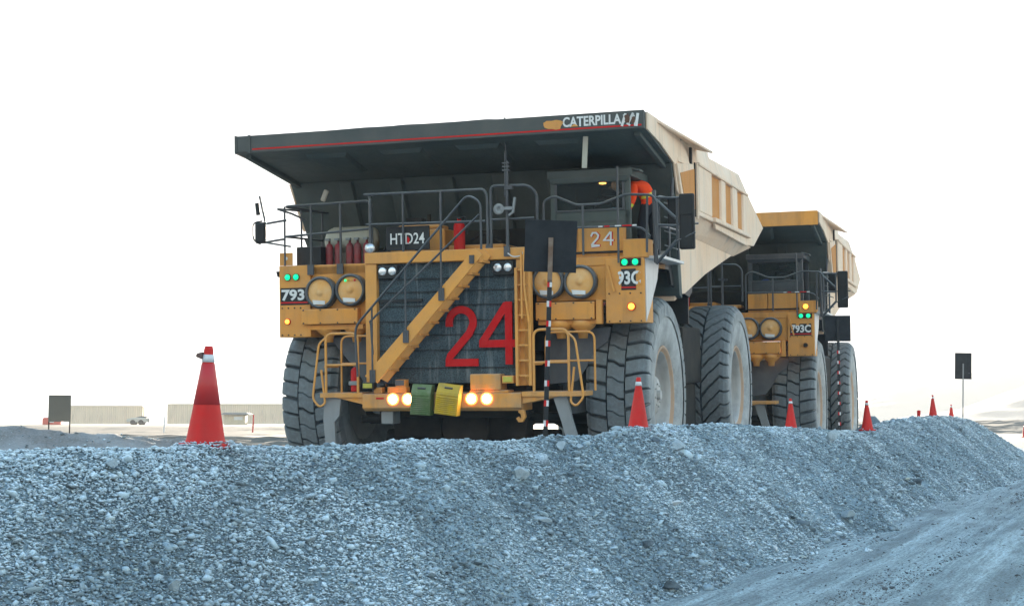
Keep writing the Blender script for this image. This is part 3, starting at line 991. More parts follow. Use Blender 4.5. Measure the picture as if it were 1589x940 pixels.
def make_truck(loc, th, ph, first):
    root = empty('haul_truck', loc, (ph, 0, -th))
    SPLIT = ('recessed_panel', 'side_rib', 'hose', 'hitch_block', 'grille_bar', 'valve_block', 'stair_tread', 'cowl_louvre', 'striped_tape', 'white_tape', 'torn_lettering', 'rust_patch', 'grip_step', 'stringer', 'work_lamp_guard', 'engine_cover', 'bracket_and_gap_strip', 'mirror_bracket_left', 'bolt')
    P = lambda mb, name, m, bev=0.0, par=None: mb.build(name, m, par or root, bev, split=name in SPLIT)
    # ---------------- dump body (tray)
    body = empty('dump_body', (0, 0, 0 if first else 0.17)); body.parent = root
    W = 3.66
    # canopy slab with its slope, front lip and folded edges
    b = MB()
    b.m = 0
    b.prism([(0.56, 6.11), (2.70, 5.80), (3.05, 5.9), (3.6, 6.35), (0.56, 6.385)], 'x', -W, W)
    # pressed boxes under the canopy
    for cx in (-2.1, -0.7, 0.7, 2.1):
        b.hexa([(cx - 0.34, 0.95, 5.995), (cx + 0.34, 0.95, 5.995), (cx + 0.22, 1.95, 5.845), (cx - 0.22, 1.95, 5.845),
                (cx - 0.42, 0.85, 6.08), (cx + 0.42, 0.85, 6.08), (cx + 0.30, 2.1, 5.90), (cx - 0.30, 2.1, 5.90)])
    for x in (-3.5, 3.5):
        b.hexa([(x - .05, 0.7, 6.02), (x + .05, 0.7, 6.02), (x + .05, 2.75, 5.71), (x - .05, 2.75, 5.71),
                (x - .05, 0.7, 6.1), (x + .05, 0.7, 6.1), (x + .05, 2.75, 5.80), (x - .05, 2.75, 5.80)])
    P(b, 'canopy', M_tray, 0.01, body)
    # sloping front wall with upright ribs
    b = MB()
    b.hexa([(-3.50, 3.95, 3.55), (3.50, 3.95, 3.55), (3.50, 4.2, 3.5), (-3.50, 4.2, 3.5), (-3.66, 2.66, 5.80), (3.66, 2.66, 5.80), (3.66, 3.0, 5.85), (-3.66, 3.0, 5.85)])
    for cx in (-2.5, -1.5, -0.5, 0.5, 1.5, 2.5):
        b.hexa([(cx - .12, 3.78, 3.6), (cx + .12, 3.78, 3.6), (cx + .14, 3.97, 3.6), (cx - .14, 3.97, 3.6), (cx - .12, 2.56, 5.76), (cx + .12, 2.56, 5.76), (cx + .14, 2.72, 5.76), (cx - .14, 2.72, 5.76)])
    b.hexa([(-3.6, 3.30, 4.55), (3.6, 3.30, 4.55), (3.6, 3.45, 4.55), (-3.6, 3.45, 4.55), (-3.62, 3.12, 4.8), (3.62, 3.12, 4.8), (3.62, 3.3, 4.8), (-3.62, 3.3, 4.8)])
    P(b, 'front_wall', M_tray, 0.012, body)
    # fascia across the canopy edge
    b = MB()
    if first:
        b.box(-3.66, 3.66, 0.50, 0.558, 6.105, 6.40)
        for x in (-3.66, -3.40): b.box(x, x + 0.05, 0.48, 0.498, 6.09, 6.41)
        b.box(-3.61, -3.40, 0.488, 0.499, 6.12, 6.39)
        b.prism([(-1.9, 6.40), (-1.2, 6.412), (-0.7, 6.405), (-0.5, 6.415), (0.2, 6.402), (1.0, 6.415), (1.2, 6.40)], 'y', 0.505, 0.55)
        fa = P(b, 'fascia', M_fascia, 0.006, body)
        b = MB(); b.box(-3.32, 3.62, 0.494, 0.4985, 6.145, 6.172); P(b, 'red_stripe', M_red, 0, fa)
        b = MB(); b.box(-0.9, 2.2, 0.50, 0.5, 6.12, 6.135)
        text('CATERPILLA', (2.80, 0.492, 6.275), 0.98, 0.165, M_white, fa, 0.03)
        b = MB(); b.prism([(2.44, 6.195), (2.58, 6.195), (2.51, 6.24)], 'y', 0.487, 0.490)
        P(b, 'logo_triangle', M_yel2, 0, fa)
        b = MB(); b.m = 0
        r = random.Random(4)
        for cx, w, tl in ((3.33, 0.04, 0.3), (3.38, 0.03, -0.5), (3.44, 0.04, 0.5), (3.50, 0.035, -0.2), (3.55, 0.045, 0.15), (3.42, 0.03, 1.1)):
            b.rbox((cx, 0.488, 6.27 + r.uniform(-.03, .03)), (w, 0.003, 0.21), (0, tl, 0))
        P(b, 'torn_lettering', M_white, 0, fa)
        b = MB(); peeled(b, 3.39, 6.27, 0.09, 0.16, 0.481, 9); peeled(b, 3.49, 6.24, 0.06, 0.14, 0.481, 12)
        P(b, 'rust_patch', mat('rust', (0.13, 0.07, 0.05), 0.8), 0, fa)
        b = MB(); peeled(b, 2.16, 6.24, 0.34, 0.17, 0.4865, 21); P(b, 'orange_patch', M_yel, 0, fa)
        # bent hanging strip and lamp rods under the canopy
        b = MB(); b.rbox((2.62, 0.72, 5.80), (0.085, 0.03, 0.52), (0, 0.06, 0)); P(b, 'hanging_strip', M_tank, 0.004, body)
    else:
        b.box(-3.66, 3.66, 0.50, 0.558, 6.05, 6.40)
        b.box(-3.66, -0.9, 0.488, 0.499, 6.07, 6.38)
        b.box(0.9, 0.93, 0.49, 0.499, 6.05, 6.40)
        fa = P(b, 'fascia', M_yel, 0.006, body)
        b = MB(); b.box(0.32, 0.78, 0.488, 0.4985, 6.09, 6.36); P(b, 'dark_plate', M_black, 0, fa)
        b = MB(); b.box(0.32, 0.78, 0.483, 0.487, 6.11, 6.135); P(b, 'red_stripe', M_red, 0, fa)
    # side walls
    for s in (1, -1):
        sx = lambda v: v * s
        b = MB()
        b.m = 0
        # main upper panel, outline in (y, z)
        up = [(2.75, 5.80), (4.35, 5.98), (10.75, 6.05), (11.35, 5.9), (13.15, 5.47), (11.55, 4.93), (9.6, 4.86), (6.0, 5.05), (4.05, 5.10), (3.35, 4.95)]
        b.prism(up, 'x', sx(3.62), sx(3.74))
        # sideboards above, leaning in, in two steps
        b.hexa([(sx(3.60), 3.0, 5.86), (sx(3.72), 3.0, 5.86), (sx(3.72), 6.5, 6.0), (sx(3.60), 6.5, 6.0), (sx(3.56), 3.3, 6.40), (sx(3.62), 3.3, 6.40), (sx(3.62), 6.45, 6.46), (sx(3.56), 6.45, 6.46)])
        b.hexa([(sx(3.60), 6.53, 6.0), (sx(3.72), 6.53, 6.0), (sx(3.72), 10.9, 6.05), (sx(3.60), 10.9, 6.05), (sx(3.55), 6.53, 6.38), (sx(3.60), 6.53, 6.38), (sx(3.62), 10.3, 6.46), (sx(3.56), 10.3, 6.46)])
        # sloping shoulder under the panel and the lower wall down to the floor line
        b.hexa([(sx(3.36), 3.7, 4.72), (sx(3.50), 3.7, 4.72), (sx(3.50), 10.1, 4.62), (sx(3.36), 10.1, 4.62), (sx(3.62), 3.38, 5.06), (sx(3.735), 3.38, 5.09), (sx(3.735), 11.2, 4.88), (sx(3.62), 11.2, 4.88)])
        b.prism([(3.55, 4.75), (10.0, 4.64), (8.6, 4.40), (6.6, 4.05), (4.5, 3.60), (4.0, 3.56)], 'x', sx(3.38), sx(3.495))
        P(b, 'side_wall', M_body, 0.012, body)
        # ribs standing proud, slots of older paint between them
        b = MB()
        for y0, y1 in ((4.45, 5.85), (6.90, 7.45), (8.3, 8.95), (9.75, 10.3)):
            b.hexa([(sx(3.745), y0, 5.117), (sx(3.80), y0 + .03, 5.117), (sx(3.80), y1 - .03, 5.117), (sx(3.745), y1, 5.117),
                    (sx(3.745), y0, 5.963), (sx(3.80), y0 + .03, 5.963), (sx(3.80), y1 - .03, 5.963), (sx(3.745), y1, 5.963)])
        b.box(sx(3.745), sx(3.80), 4.45, 5.9, 5.03, 5.115); b.box(sx(3.745), sx(3.86), 5.91, 10.4, 5.03, 5.115)
        b.box(sx(3.745), sx(3.82), 4.45, 10.4, 5.965, 6.02)
        b.box(sx(3.745), sx(3.80), 4.36, 4.42, 4.95, 6.0)
        b.prism([(6.1, 5.02), (6.2, 4.92), (10.2, 4.84), (10.45, 5.02)], 'x', sx(3.745), sx(3.80))
        P(b, 'side_rib', M_body, 0.015, body)
        b = MB()
        for y0, y1 in ((5.86, 6.89), (7.46, 8.29), (8.96, 9.74)):
            b.box(sx(3.742), sx(3.752), y0, y1, 5.125, 5.955)
        b.prism([(2.98, 5.66), (4.30, 5.88), (4.30, 5.14), (3.50, 5.02)], 'x', sx(3.742), sx(3.75))
        P(b, 'recessed_panel', M_slot, 0, body)
        # overhanging rock lip on the canopy side and the curved gusset
        b = MB()
        b.hexa([(sx(3.60), 1.0, 6.33), (sx(3.72), 1.4, 6.31), (sx(4.02), 4.7, 6.20), (sx(3.60), 5.2, 6.36), (sx(3.60), 1.0, 6.38), (sx(3.73), 1.4, 6.35), (sx(4.03), 4.7, 6.235), (sx(3.60), 5.2, 6.42)])
        P(b, 'rock_lip', M_body, 0.006, body)
        b = MB()
        b.prism([(0.60, 6.10), (0.60, 6.38), (3.0, 6.38), (4.3, 5.99), (3.4, 5.2), (2.95, 5.35), (2.72, 5.80), (1.6, 6.0)], 'x', sx(3.665), sx(3.695))
        P(b, 'canopy_gusset', M_body, 0.006, body)
        if s > 0:
            b = MB(); b.box(3.70, 3.74, 4.05, 4.15, 5.95, 6.25); b.box(3.74, 3.76, 4.30, 4.36, 5.0, 6.0); P(b, 'bracket_and_gap_strip', M_dark, 0, body)  # second box is a black strip imitating the shaded gap behind the front post
    # floor and tail
    b = MB()
    b.hexa([(-3.4, 4.0, 3.45), (3.4, 4.0, 3.45), (3.4, 13.05, 5.35), (-3.4, 13.05, 5.35), (-3.4, 4.0, 3.62), (3.4, 4.0, 3.62), (3.4, 13.1, 5.5), (-3.4, 13.1, 5.5)])
    for yy in (5.5, 7.0, 8.5, 10.0, 11.5):
        z = 3.45 + (yy - 4.0) * 0.21
        pass
    P(b, 'body_floor', M_body, 0.01, body)
    b = MB()
    for yy in (5.5, 7.0, 8.5, 10.0):
        z = 3.45 + (yy - 4.0) * 0.21
        b.box(-2.6, 2.6, yy, yy + 0.3, z - 0.25, z + 0.03)
    for x in (-1.2, 0.9): b.hexa([(x, 4.2, 3.1), (x + .3, 4.2, 3.1), (x + .3, 11.0, 4.5), (x, 11.0, 4.5), (x, 4.2, 3.5), (x + .3, 4.2, 3.5), (x + .3, 11.0, 4.92), (x, 11.0, 4.92)])
    P(b, 'floor_beam', M_dark, 0.01, body)

    # ---------------- chassis and running gear
    b = MB()
    for x in (-0.95, 0.75):
        b.box(x, x + 0.3, 1.1, 11.2, 1.75, 2.55)
    b.box(-1.3, 1.4, 1.25, 1.5, 1.45, 2.0)
    b.cyl((0.15, 1.6, 1.25), (0.15, 5.0, 1.5), 0.42)
    b.cyl((-1.5, 2.2, 1.05), (1.7, 2.2, 1.05), 0.16)
    b.box(-1.2, 1.3, 5.2, 5.7, 1.6, 2.7)
    b.box(-1.5, 1.5, 3.9, 5.0, 2.6, 3.7)
    P(b, 'chassis', M_dark, 0.02)
    b = MB()
    b.cyl((-2.3, 3.25, 1.55), (2.3, 3.25, 1.55), 0.30)
    b.lathe([(0.0, -0.5), (0.45, -0.4), (0.62, 0), (0.45, 0.4), (0, 0.5)], (0.15, 3.1, 1.15), 'x', 20)
    b.rbox((-0.8, 2.0, 1.35), (0.9, 0.5, 0.45), (0.2, 0, 0)); b.rbox((0.9, 1.9, 1.3), (0.7, 0.4, 0.5), (0.1, 0.1, 0))
    b.cyl((-1.9, 1.9, 1.4), (1.9, 1.9, 1.45), 0.07, n=10)
    P(b, 'front_axle', M_dark, 0.02)
    b = MB()
    b.cyl((-2.6, 8.95, 1.75), (2.6, 8.95, 1.75), 0.55)
    b.lathe([(0.0, -0.9), (0.6, -0.7), (0.95, 0), (0.6, 0.7), (0, 0.9)], (0, 8.95, 1.75), 'x', 24)
    P(b, 'rear_axle', M_dark, 0.0)
    for s in (-1, 1):
        b = MB()
        b.cyl((s * 1.85, 2.75, 1.5), (s * 1.75, 2.45, 3.1), 0.20, n=16)
        b.cyl((s * 1.82, 2.66, 2.0), (s * 1.72, 2.36, 3.6), 0.27, n=16)
        P(b, 'suspension_strut', M_steel)
        wheel(root, s * 2.85, 3.30, 1.755, 'front', s, 0.05 + 0.1 * s)
        wheel(root, s * 3.24, 8.95, 1.755, 'rear', s, 0.11)
        wheel(root, s * 2.10, 8.95, 1.755, 'rear', s, 0.02)
    # fuel tank and side boxes behind the front wheels
    b = MB(); b.box(1.5, 3.3, 5.15, 7.0, 1.9, 3.0); b.box(0.9, 3.2, 5.2, 6.9, 0.75, 1.9); P(b, 'hydraulic_tank', M_dark, 0.05)
    b = MB(); b.box(-3.3, -1.5, 5.15, 7.0, 1.7, 3.0); P(b, 'fuel_tank', M_dark, 0.05)

    # ---------------- mudguards
    for s in (1, -1):
        b = MB()
        b.prism([(1.55, 4.08), (3.3, 4.10), (4.9, 4.02), (5.6, 3.75), (5.55, 3.62), (4.9, 3.88), (3.3, 3.98), (1.6, 3.98)], 'x', s * 1.95, s * 3.42)
        b.prism([(3.4, 4.02), (4.9, 3.95), (5.55, 3.7), (5.3, 3.55), (3.6, 3.72)], 'x', s * 3.37, s * 3.425)
        b.box(s * 2.2, s * 3.40, 5.25, 5.32, 3.05, 3.64)
        P(b, 'mudguard', M_black, 0.01)
    b = MB(); b.prism([(1.37, 4.08), (1.37, 3.03), (1.72, 3.3), (2.25, 3.75), (2.45, 4.12)], 'x', 3.40, 3.455)
    P(b, 'side_panel', M_lsteel, 0.004)
    # guards in front of the struts under the deck
    b = MB(); b.prism([(-2.62, 2.86), (-1.40, 2.9), (-1.40, 2.0), (-1.72, 1.95), (-1.95, 2.3), (-2.35, 2.75)], 'y', 1.72, 1.76)
    P(b, 'splash_guard', M_guard, 0.004)
    b = MB(); b.prism([(1.66, 2.9), (2.75, 2.95), (2.70, 2.72), (2.45, 2.55), (2.3, 2.25), (2.15, 2.05), (1.66, 2.0)], 'y', 1.72, 1.76)
    P(b, 'splash_guard', M_guard, 0.004)

    # ---------------- deck and fender boxes
    b = MB()
    b.box(-3.21, 3.42, 1.36, 3.1, 3.98, 4.13)
    b.box(-1.38, 1.5, 0.9, 1.36, 4.10, 4.25)
    P(b, 'deck', M_yel, 0.01)
    b = MB()
    b.box(-3.23, -2.62, 1.30, 1.95, 2.88, 4.16)
    P(b, 'fender_box', M_yel, 0.012)
    b = MB()
    b.box(-2.615, -1.55, 1.36, 1.9, 3.09, 4.16)
    b.box(-2.76, -1.67, 1.20, 1.355, 3.10, 3.37)
    b.box(-2.62, -1.6, 1.28, 1.34, 3.0, 3.09)
    P(b, 'air_cleaner_box', M_yel, 0.012)
    b = MB(); b.prism([(-3.23, 4.165), (-2.98, 4.165), (-2.98, 4.39), (-3.23, 4.39)], 'y', 1.33, 1.35)
    br = P(b, 'lifting_plate', M_yel, 0)
    b = MB(); b.cyl((-3.10, 1.325, 4.29), (-3.10, 1.329, 4.29), 0.03, n=12); P(b, 'hole', M_white if first else M_black, 0, br)
    b = MB()
    b.box(2.78, 3.44, 1.30, 1.95, 3.01, 4.08)
    P(b, 'fender_box', M_yel, 0.012)
    b = MB()
    b.box(1.55, 2.775, 1.38, 1.9, 3.40, 4.12)
    b.box(1.58, 2.60, 1.22, 1.375, 3.08, 3.38)
    b.box(1.60, 2.62, 1.30, 1.38, 3.0, 3.08)
    b.box(2.62, 2.72, 1.24, 1.37, 3.0, 3.40)
    P(b, 'air_cleaner_box', M_yel, 0.012)
    b = MB()
    b.box(3.08, 3.50, 1.32, 1.75, 4.09, 4.40)
    P(b, 'corner_box', M_yel, 0.01)
    b = MB()
    b.rbox((2.88, 1.27, 3.75), (0.035, 0.03, 0.45), (0, -0.25, 0))
    P(b, 'bent_bracket', M_yel)
    b = MB()
    for x0, x1, z0, z1, yf in ((-2.74, -1.69, 3.12, 3.35, 1.20), (1.60, 2.58, 3.10, 3.36, 1.22), (2.81, 3.41, 3.04, 3.50, 1.30), (-3.2, -2.78, 2.92, 3.4, 1.30)):
        for i in range(4):
            for z in (z0, z1):
                x = x0 + 0.03 + (x1 - x0 - 0.06) * i / 3
                b.cyl((x, yf, z), (x, yf - 0.012, z), 0.014, n=6)
    P(b, 'bolt', M_black)
    # air filter covers
    rf = random.Random(3)
    for i, (x, z) in enumerate(((-2.39, 3.66), (-1.81, 3.69), (1.80, 3.72), (2.36, 3.71))):
        b = MB(); b.lathe([(0.0, 0.0), (0.20, 0), (0.265, -0.0), (0.285, -0.03), (0.285, -0.18), (0.265, -0.20), (0.24, -0.20), (0.235, -0.165)], (x, 1.38, z), 'y', 40)
        o = P(b, 'air_filter', M_rail)
        b = MB(); b.lathe([(0.236, 0), (0.20, -0.012), (0.10, -0.025), (0.05, -0.03), (0.045, -0.045), (0, -0.047)], (x, 1.225, z), 'y', 32)
        P(b, 'filter_cover', M_tanpanel, 0, o)
        b = MB()
        st = MB()
        st.hexa([(x - 0.12, 1.19, z - .21), (x + .10, 1.19, z - .215), (x + .10, 1.2, z - .215), (x - .12, 1.2, z - .21), (x - .14, 1.19, z - .13), (x + .10, 1.19, z - .15), (x + .10, 1.2, z - .15), (x - .14, 1.2, z - .13)])
        P(st, 'sticker', M_white, 0, o)
        if i == 1 and first:
            for dx, mm in ((-.10, M_green_e), (-0.04, M_yelchock), (0.02, M_yel2), (0.08, M_red)):
                q = MB(); q.box(x + dx, x + dx + .035, 1.188, 1.196, z + .15, z + .185); P(q, 'sticker', mm, 0, o)
    for x, y_, z in ((-2.36, 1.5, 3.06), (-1.82, 1.5, 3.06), (1.96, 1.45, 3.05), (2.34, 1.45, 3.05)):
        b = MB(); b.lathe([(0.0, 0.03), (0.22, 0.02), (0.22, -0.06), (0.20, -0.09), (0.09, -0.17), (0.075, -0.28), (0.0, -0.28)], (x, y_, z), 'z', 20)
        P(b, 'dust_cup', M_yel2)
    # lamps on the fenders
    for x in (-3.05, -2.885): lamp_round(root, x, 3.95, 1.30, 0.05, M_green_e, M_greendim)
    for x in (3.12, 3.30): lamp_round(root, x, 4.015, 1.29, 0.05, M_green_e, M_greendim)
    b = MB(); b.box(3.04, 3.39, 1.288, 1.299, 3.955, 4.075); P(b, 'lamp_backplate', M_black)
    lamp_round(root, -3.06, 3.16, 1.30, 0.042, M_amber_e if first else M_amberoff, M_red, 'marker_lamp')
    lamp_round(root, 3.22, 3.28, 1.30, 0.055, M_amber_e if first else M_dark, M_red if first else M_amberoff, 'marker_lamp')
    if first:
        decal(root, '793C', -3.20, -2.44, 3.455, 3.76, 1.298, -3.18, -2.50)
        decal(root, '93C', 3.05, 3.30, 3.555, 3.905, 1.298, 2.98, 3.38, [(2.985, 3.76, 0.07, 0.16), (3.36, 3.80, 0.05, 0.14), (3.35, 3.66, 0.04, 0.06)], 3)
    else:
        decal(root, '793C', -3.20, -2.44, 3.455, 3.76, 1.298, -3.18, -2.50)
        decal(root, '793C', 2.84, 3.37, 3.52, 3.82, 1.298, 2.86, 3.36, [(3.03, 3.80, 0.09, 0.05), (3.28, 3.80, 0.06, 0.04)], 6)
        b = MB(); b.box(3.08, 3.42, 1.30, 1.319, 4.10, 4.39); P(b, 'lamp_backplate', M_yel2)
        lamp_round(root, 3.24, 4.25, 1.30, 0.062, M_amber_e, M_amberoff, 'flasher_lamp')

    # ---------------- radiator, frame, numerals
    b = MB()
    b.box(-1.16, 1.36, 0.97, 1.25, 2.05, 4.10)
    P(b, 'radiator', M_grille)
    rr = random.Random(8)
    b = MB()
    zb = [2.30, 2.60, 2.86, 3.10, 3.36, 3.60, 3.82]
    for z in zb:
        b.box(-1.14, 1.34, 0.945, 0.969, z, z + 0.014)
    b.box(-1.155, -0.35, 0.93, 0.968, 3.44, 3.49)
    P(b, 'grille_bar', M_black)
    b = MB()
    b.box(-1.37, -1.16, 0.86, 1.35, 2.06, 4.10)
    b.box(-1.37, 1.52, 0.84, 1.35, 4.105, 4.30)
    b.box(1.36, 1.50, 0.86, 1.35, 2.0, 4.10)
    P(b, 'radiator_frame', M_yel2, 0.012)
    # narrow vertical ladder on the right of the radiator
    b = MB()
    b.box(1.37, 1.42, 0.72, 0.84, 2.0, 3.95); b.box(1.60, 1.65, 0.72, 0.84, 2.0, 4.05)
    for k in range(8):
        z = 2.15 + k * 0.25
        b.box(1.42, 1.60, 0.74, 0.80, z, z + 0.03)
    b.box(1.50, 1.53, 0.64, 0.68, 3.1, 4.20)
    b.tube(bend([(1.63, 0.66, 3.05), (1.56, 0.66, 3.6), (1.56, 0.66, 4.25)], .1), 0.018)
    P(b, 'side_ladder', M_yel2, 0.004)
    if first:
        num = empty('fleet_number', (0, 0, 0)); num.parent = root
        b = MB()
        cx, cz, rad = 0.36, 3.07, 0.215
        pts = [(cx + rad * math.cos(a), cz + rad * math.sin(a)) for a in [R(180 - 12 * i) for i in range(0, 17)]]
        pts = [(0.145, 3.00)] + pts + [(0.50, 2.88), (0.155, 2.50), (0.135, 2.42), (0.135, 2.335)]
        stroke(b, pts, 0.125, 0.895, 0.925)
        b.box(0.075, 0.66, 0.893, 0.927, 2.33, 2.455)
        for q in ((0.15, 3.05), (0.53, 3.2), (0.45, 2.8), (0.12, 2.40), (0.6, 2.40)):
            b.cyl((q[0], 0.888, q[1]), (q[0], 0.895, q[1]), 0.015, n=8)
        b.build('numeral', M_redplate, num)
        b = MB()
        b.box(1.14, 1.265, 0.895, 0.925, 2.35, 3.40)
        b.box(0.68, 1.35, 0.893, 0.927, 2.64, 2.765)
        stroke(b, [(0.73, 2.72), (1.17, 3.36)], 0.125, 0.897, 0.923)
        for q in ((1.2, 2.42), (1.2, 3.3), (0.8, 2.70), (1.2, 2.9)):
            b.cyl((q[0], 0.888, q[1]), (q[0], 0.895, q[1]), 0.015, n=8)
        b.build('numeral', M_redplate, num)
    # lamp pods at the top of the radiator
    for x0 in (-1.13, 0.95):
        b = MB(); b.box(x0, x0 + 0.36, 0.86, 0.965, 3.85, 4.07)
        pod = P(b, 'lamp_pod', M_black, 0.006)
        for x in (x0 + 0.09, x0 + 0.27):
            q = MB(); q.lathe([(0.07, 0), (0.072, -0.02), (0.062, -0.03), (0.035, -0.035), (0, -0.037)], (x, 0.86, 3.97), 'y', 20)
            P(q, 'work_lamp', M_chrome, 0, pod)

    # ---------------- diagonal stair
    if first:
        st = empty('stair', (0, 0, 0)); st.parent = root
        b = MB()
        a0, a1 = Vector((-1.07, 2.13)), Vector((0.88, 4.22))
        d = (a1 - a0).normalized(); n_ = Vector((-d.y, d.x))
        for yy in (0.36, 0.80):
            q = [a0 - n_ * 0.085 + Vector((0.05, 0)), a1 - n_ * 0.085, a1 + n_ * 0.085, a0 + n_ * 0.085 - Vector((0.05, 0))]
            b.prism([(v.x, v.y) for v in q], 'y', yy, yy + 0.035)
        P(b, 'stringer', M_yel2, 0.006, st)
        b = MB()
        for k in range(10):
            c = a0 + d * (0.28 + k * 0.27) - n_ * 0.10
            b.box(c.x - 0.05, c.x + 0.075, 0.402, 0.795, c.y - 0.005, c.y + 0.035)
        P(b, 'stair_tread', M_yel, 0.003, st)
        b = MB()
        yy = 0.34
        b.tube(bend([(-1.30, yy, 2.18), (-1.34, yy, 3.02), (0.70, yy, 5.16), (0.93, yy, 5.03), (0.93, yy, 4.25), ], 0.14), 0.021)
        b.tube([(-1.02, yy, 2.55), (-1.05, yy, 3.05), (-1.07, yy, 3.10), (0.90, yy, 4.82)], 0.018)
        for x in (-1.03, -0.42, 0.22):
            zt = 3.02 + (x + 1.34) * (5.16 - 3.02) / (0.70 + 1.34)
            zl = 2.13 + (x + 1.07) * (4.22 - 2.13) / 1.95
            b.tube([(x, yy, zt), (x, yy, zl)], 0.017)
            b.box(x - 0.05, x + 0.05, 0.33, 0.358, zl - 0.09, zl + 0.12)
        b.box(0.72, 0.80, 0.33, 0.36, 4.02, 4.16)
        P(b, 'stair_rail', M_rail, 0, st)

    # ---------------- bumper, lamps, chocks, platforms
    b = MB()
    b.prism([(0.70, 1.88), (0.70, 1.64), (0.80, 1.585), (1.35, 1.585), (1.35, 1.90)], 'x', -1.38, 1.46)
    bump = P(b, 'bumper', M_bump, 0.012)
    b = MB(); b.box(-1.12, -0.98, 0.690, 0.698, 1.79, 1.82); P(b, 'sticker', M_red, 0, bump)
    for x in (-0.81, -0.54, 0.60, 0.87):
        z = 1.79
        q = MB(); q.lathe([(0.105, 0.0), (0.105, -0.02), (0.088, -0.025), (0.07, -0.012)], (x, 0.70, z), 'y', 24)
        hl = P(q, 'headlight', M_head_halo if first else M_chrome)
        q = MB(); q.lathe([(0.082, 0), (0.06, -0.015), (0.0, -0.022)], (x, 0.69, z), 'y', 20)
        P(q, 'lens', M_head_e if first else M_chrome, 0, hl)
    if first:
        for nm, x, m_, tl, lab in (('wheel_chock', -0.20, M_greenchock, 0.06, 'dirty green wheel chock'), ('wheel_chock', 0.27, M_yelchock, 0.13, 'yellow wheel chock')):
            q = MB()
            w = 0.172 if m_ is M_greenchock else 0.195
            for k in range(9):      # ribbed lower face
                zz0 = 1.55 + k * 0.032
                q.box(-w + 0.012, w - 0.012, 0.375, 0.40, zz0 - 1.55 - 0.25, zz0 - 1.55 - 0.25 + 0.019)
            q.prism([(0.40, -0.27), (0.40, 0.10), (0.47, 0.24), (0.62, 0.24), (0.62, -0.27)], 'x', -w, w)
            q.box(-w, w, 0.385, 0.398, 0.05, 0.085)
            q.m = 1
            q.rbox((0, 0.435, 0.175), (0.14, 0.03, 0.03), (-0.45, 0, 0))
            o = q.build('wheel_chock', [m_, M_black], root, 0.03)
            o.location = (x, 0.06, 1.80)
            o.rotation_euler = (0, tl, 0.05)
            o['label'] = lab
    b = MB(); b.box(0.56, 1.10, 0.74, 1.1, 1.93, 2.20); b.box(0.53, 1.22, 0.76, 1.1, 1.88, 1.93)
    P(b, 'battery_box', M_bump, 0.02)
    b = MB(); b.box(1.13, 1.33, 0.72, 0.86, 2.04, 2.17)
    o = P(b, 'fog_lamp', M_yel2, 0.01); q = MB(); q.box(1.15, 1.31, 0.705, 0.719, 2.06, 2.15); P(q, 'lens', M_cablamp, 0.01, o)
    b = MB(); b.box(-1.38, -1.16, 0.70, 0.84, 1.96, 2.08)
    o = P(b, 'fog_lamp', M_black, 0.01); q = MB(); q.box(-1.36, -1.19, 0.685, 0.699, 1.98, 2.06); P(q, 'lens', M_cablamp, 0.01, o)
    b = MB()
    for x0, x1, z0, z1 in ((-1.2, -1.05, 1.885, 1.99), (-0.95, -0.6, 1.885, 2.0), (-0.8, -0.62, 2.0, 2.12), (-0.5, -0.4, 1.885, 1.98)):
        b.box(x0, x1, 0.78, 0.95, z0, z1)
    P(b, 'valve_block', M_yel, 0.01)
    b = MB()
    b.box(-0.80, -0.64, 0.765, 0.779, 2.02, 2.11)
    P(b, 'small_plate', M_guard)
    b = MB()
    b.prism([(1.40, 1.60), (1.50, 1.60), (1.52, 1.48), (1.47, 1.40), (1.40, 1.40), (1.36, 1.46), (1.40, 1.49), (1.42, 1.46), (1.45, 1.47), (1.44, 1.53), (1.40, 1.56)], 'y', 0.74, 0.82)
    P(b, 'tow_hook', M_yel, 0.004)
    b = MB()
    b.box(-1.10, -0.88, 0.85, 1.2, 1.36, 1.58)
    P(b, 'hitch_block', M_steel if first else M_dark, 0.02)
    # side platforms of the bumper with guard rails and hanging legs
    b = MB(); b.box(-2.18, -1.385, 0.72, 1.35, 1.82, 1.90); b.prism([(-1.9, 1.82), (-1.385, 1.70), (-1.385, 1.82)], 'y', 0.76, 1.3)
    P(b, 'platform', M_bump, 0.006)
    b = MB(); b.box(1.465, 2.52, 0.72, 1.35, 1.82, 1.90); b.prism([(2.1, 1.82), (1.465, 1.70), (1.465, 1.82)], 'y', 0.76, 1.3)
    P(b, 'platform', M_bump, 0.006)
    b = MB()
    b.prism([(-2.14, 1.82), (-1.82, 1.82), (-1.86, 1.50), (-1.95, 1.40), (-1.93, 1.0), (-2.12, 1.0), (-2.16, 1.42)], 'y', 0.80, 0.88)
    P(b, 'hanging_step', M_steel, 0.004)
    b = MB()
    b.prism([(1.98, 1.82), (2.22, 1.82), (2.30, 1.45), (2.42, 1.05), (2.22, 1.02), (2.12, 1.4)], 'y', 0.80, 0.88)
    P(b, 'hanging_step', M_steel, 0.004)
    for xo, s in ((-1.77, -1), (1.98, 1)) if first else ((-1.77, -1),):
        b = MB()
        x0, x1 = xo - 0.30, xo + 0.30
        y0, y1 = 0.74, 1.28
        b.tube(bend([(x0, y0, 1.9), (x0, y0, 2.92), (x1, y0, 2.92), (x1, y0, 1.9)], 0.14), 0.024)
        b.tube([(x0, y0, 2.38), (x1, y0, 2.38)], 0.02)
        b.tube(bend([(x0 + .05, y1, 1.9), (x0 + .05, y1, 2.88), (x1 + .3, y1, 2.88), (x1 + .3, y1, 1.9)], 0.14), 0.02)
        b.tube([(x0 + .05, y1, 2.4), (x1 + .3, y1, 2.4)], 0.018)
        xe = xo + s * 0.42
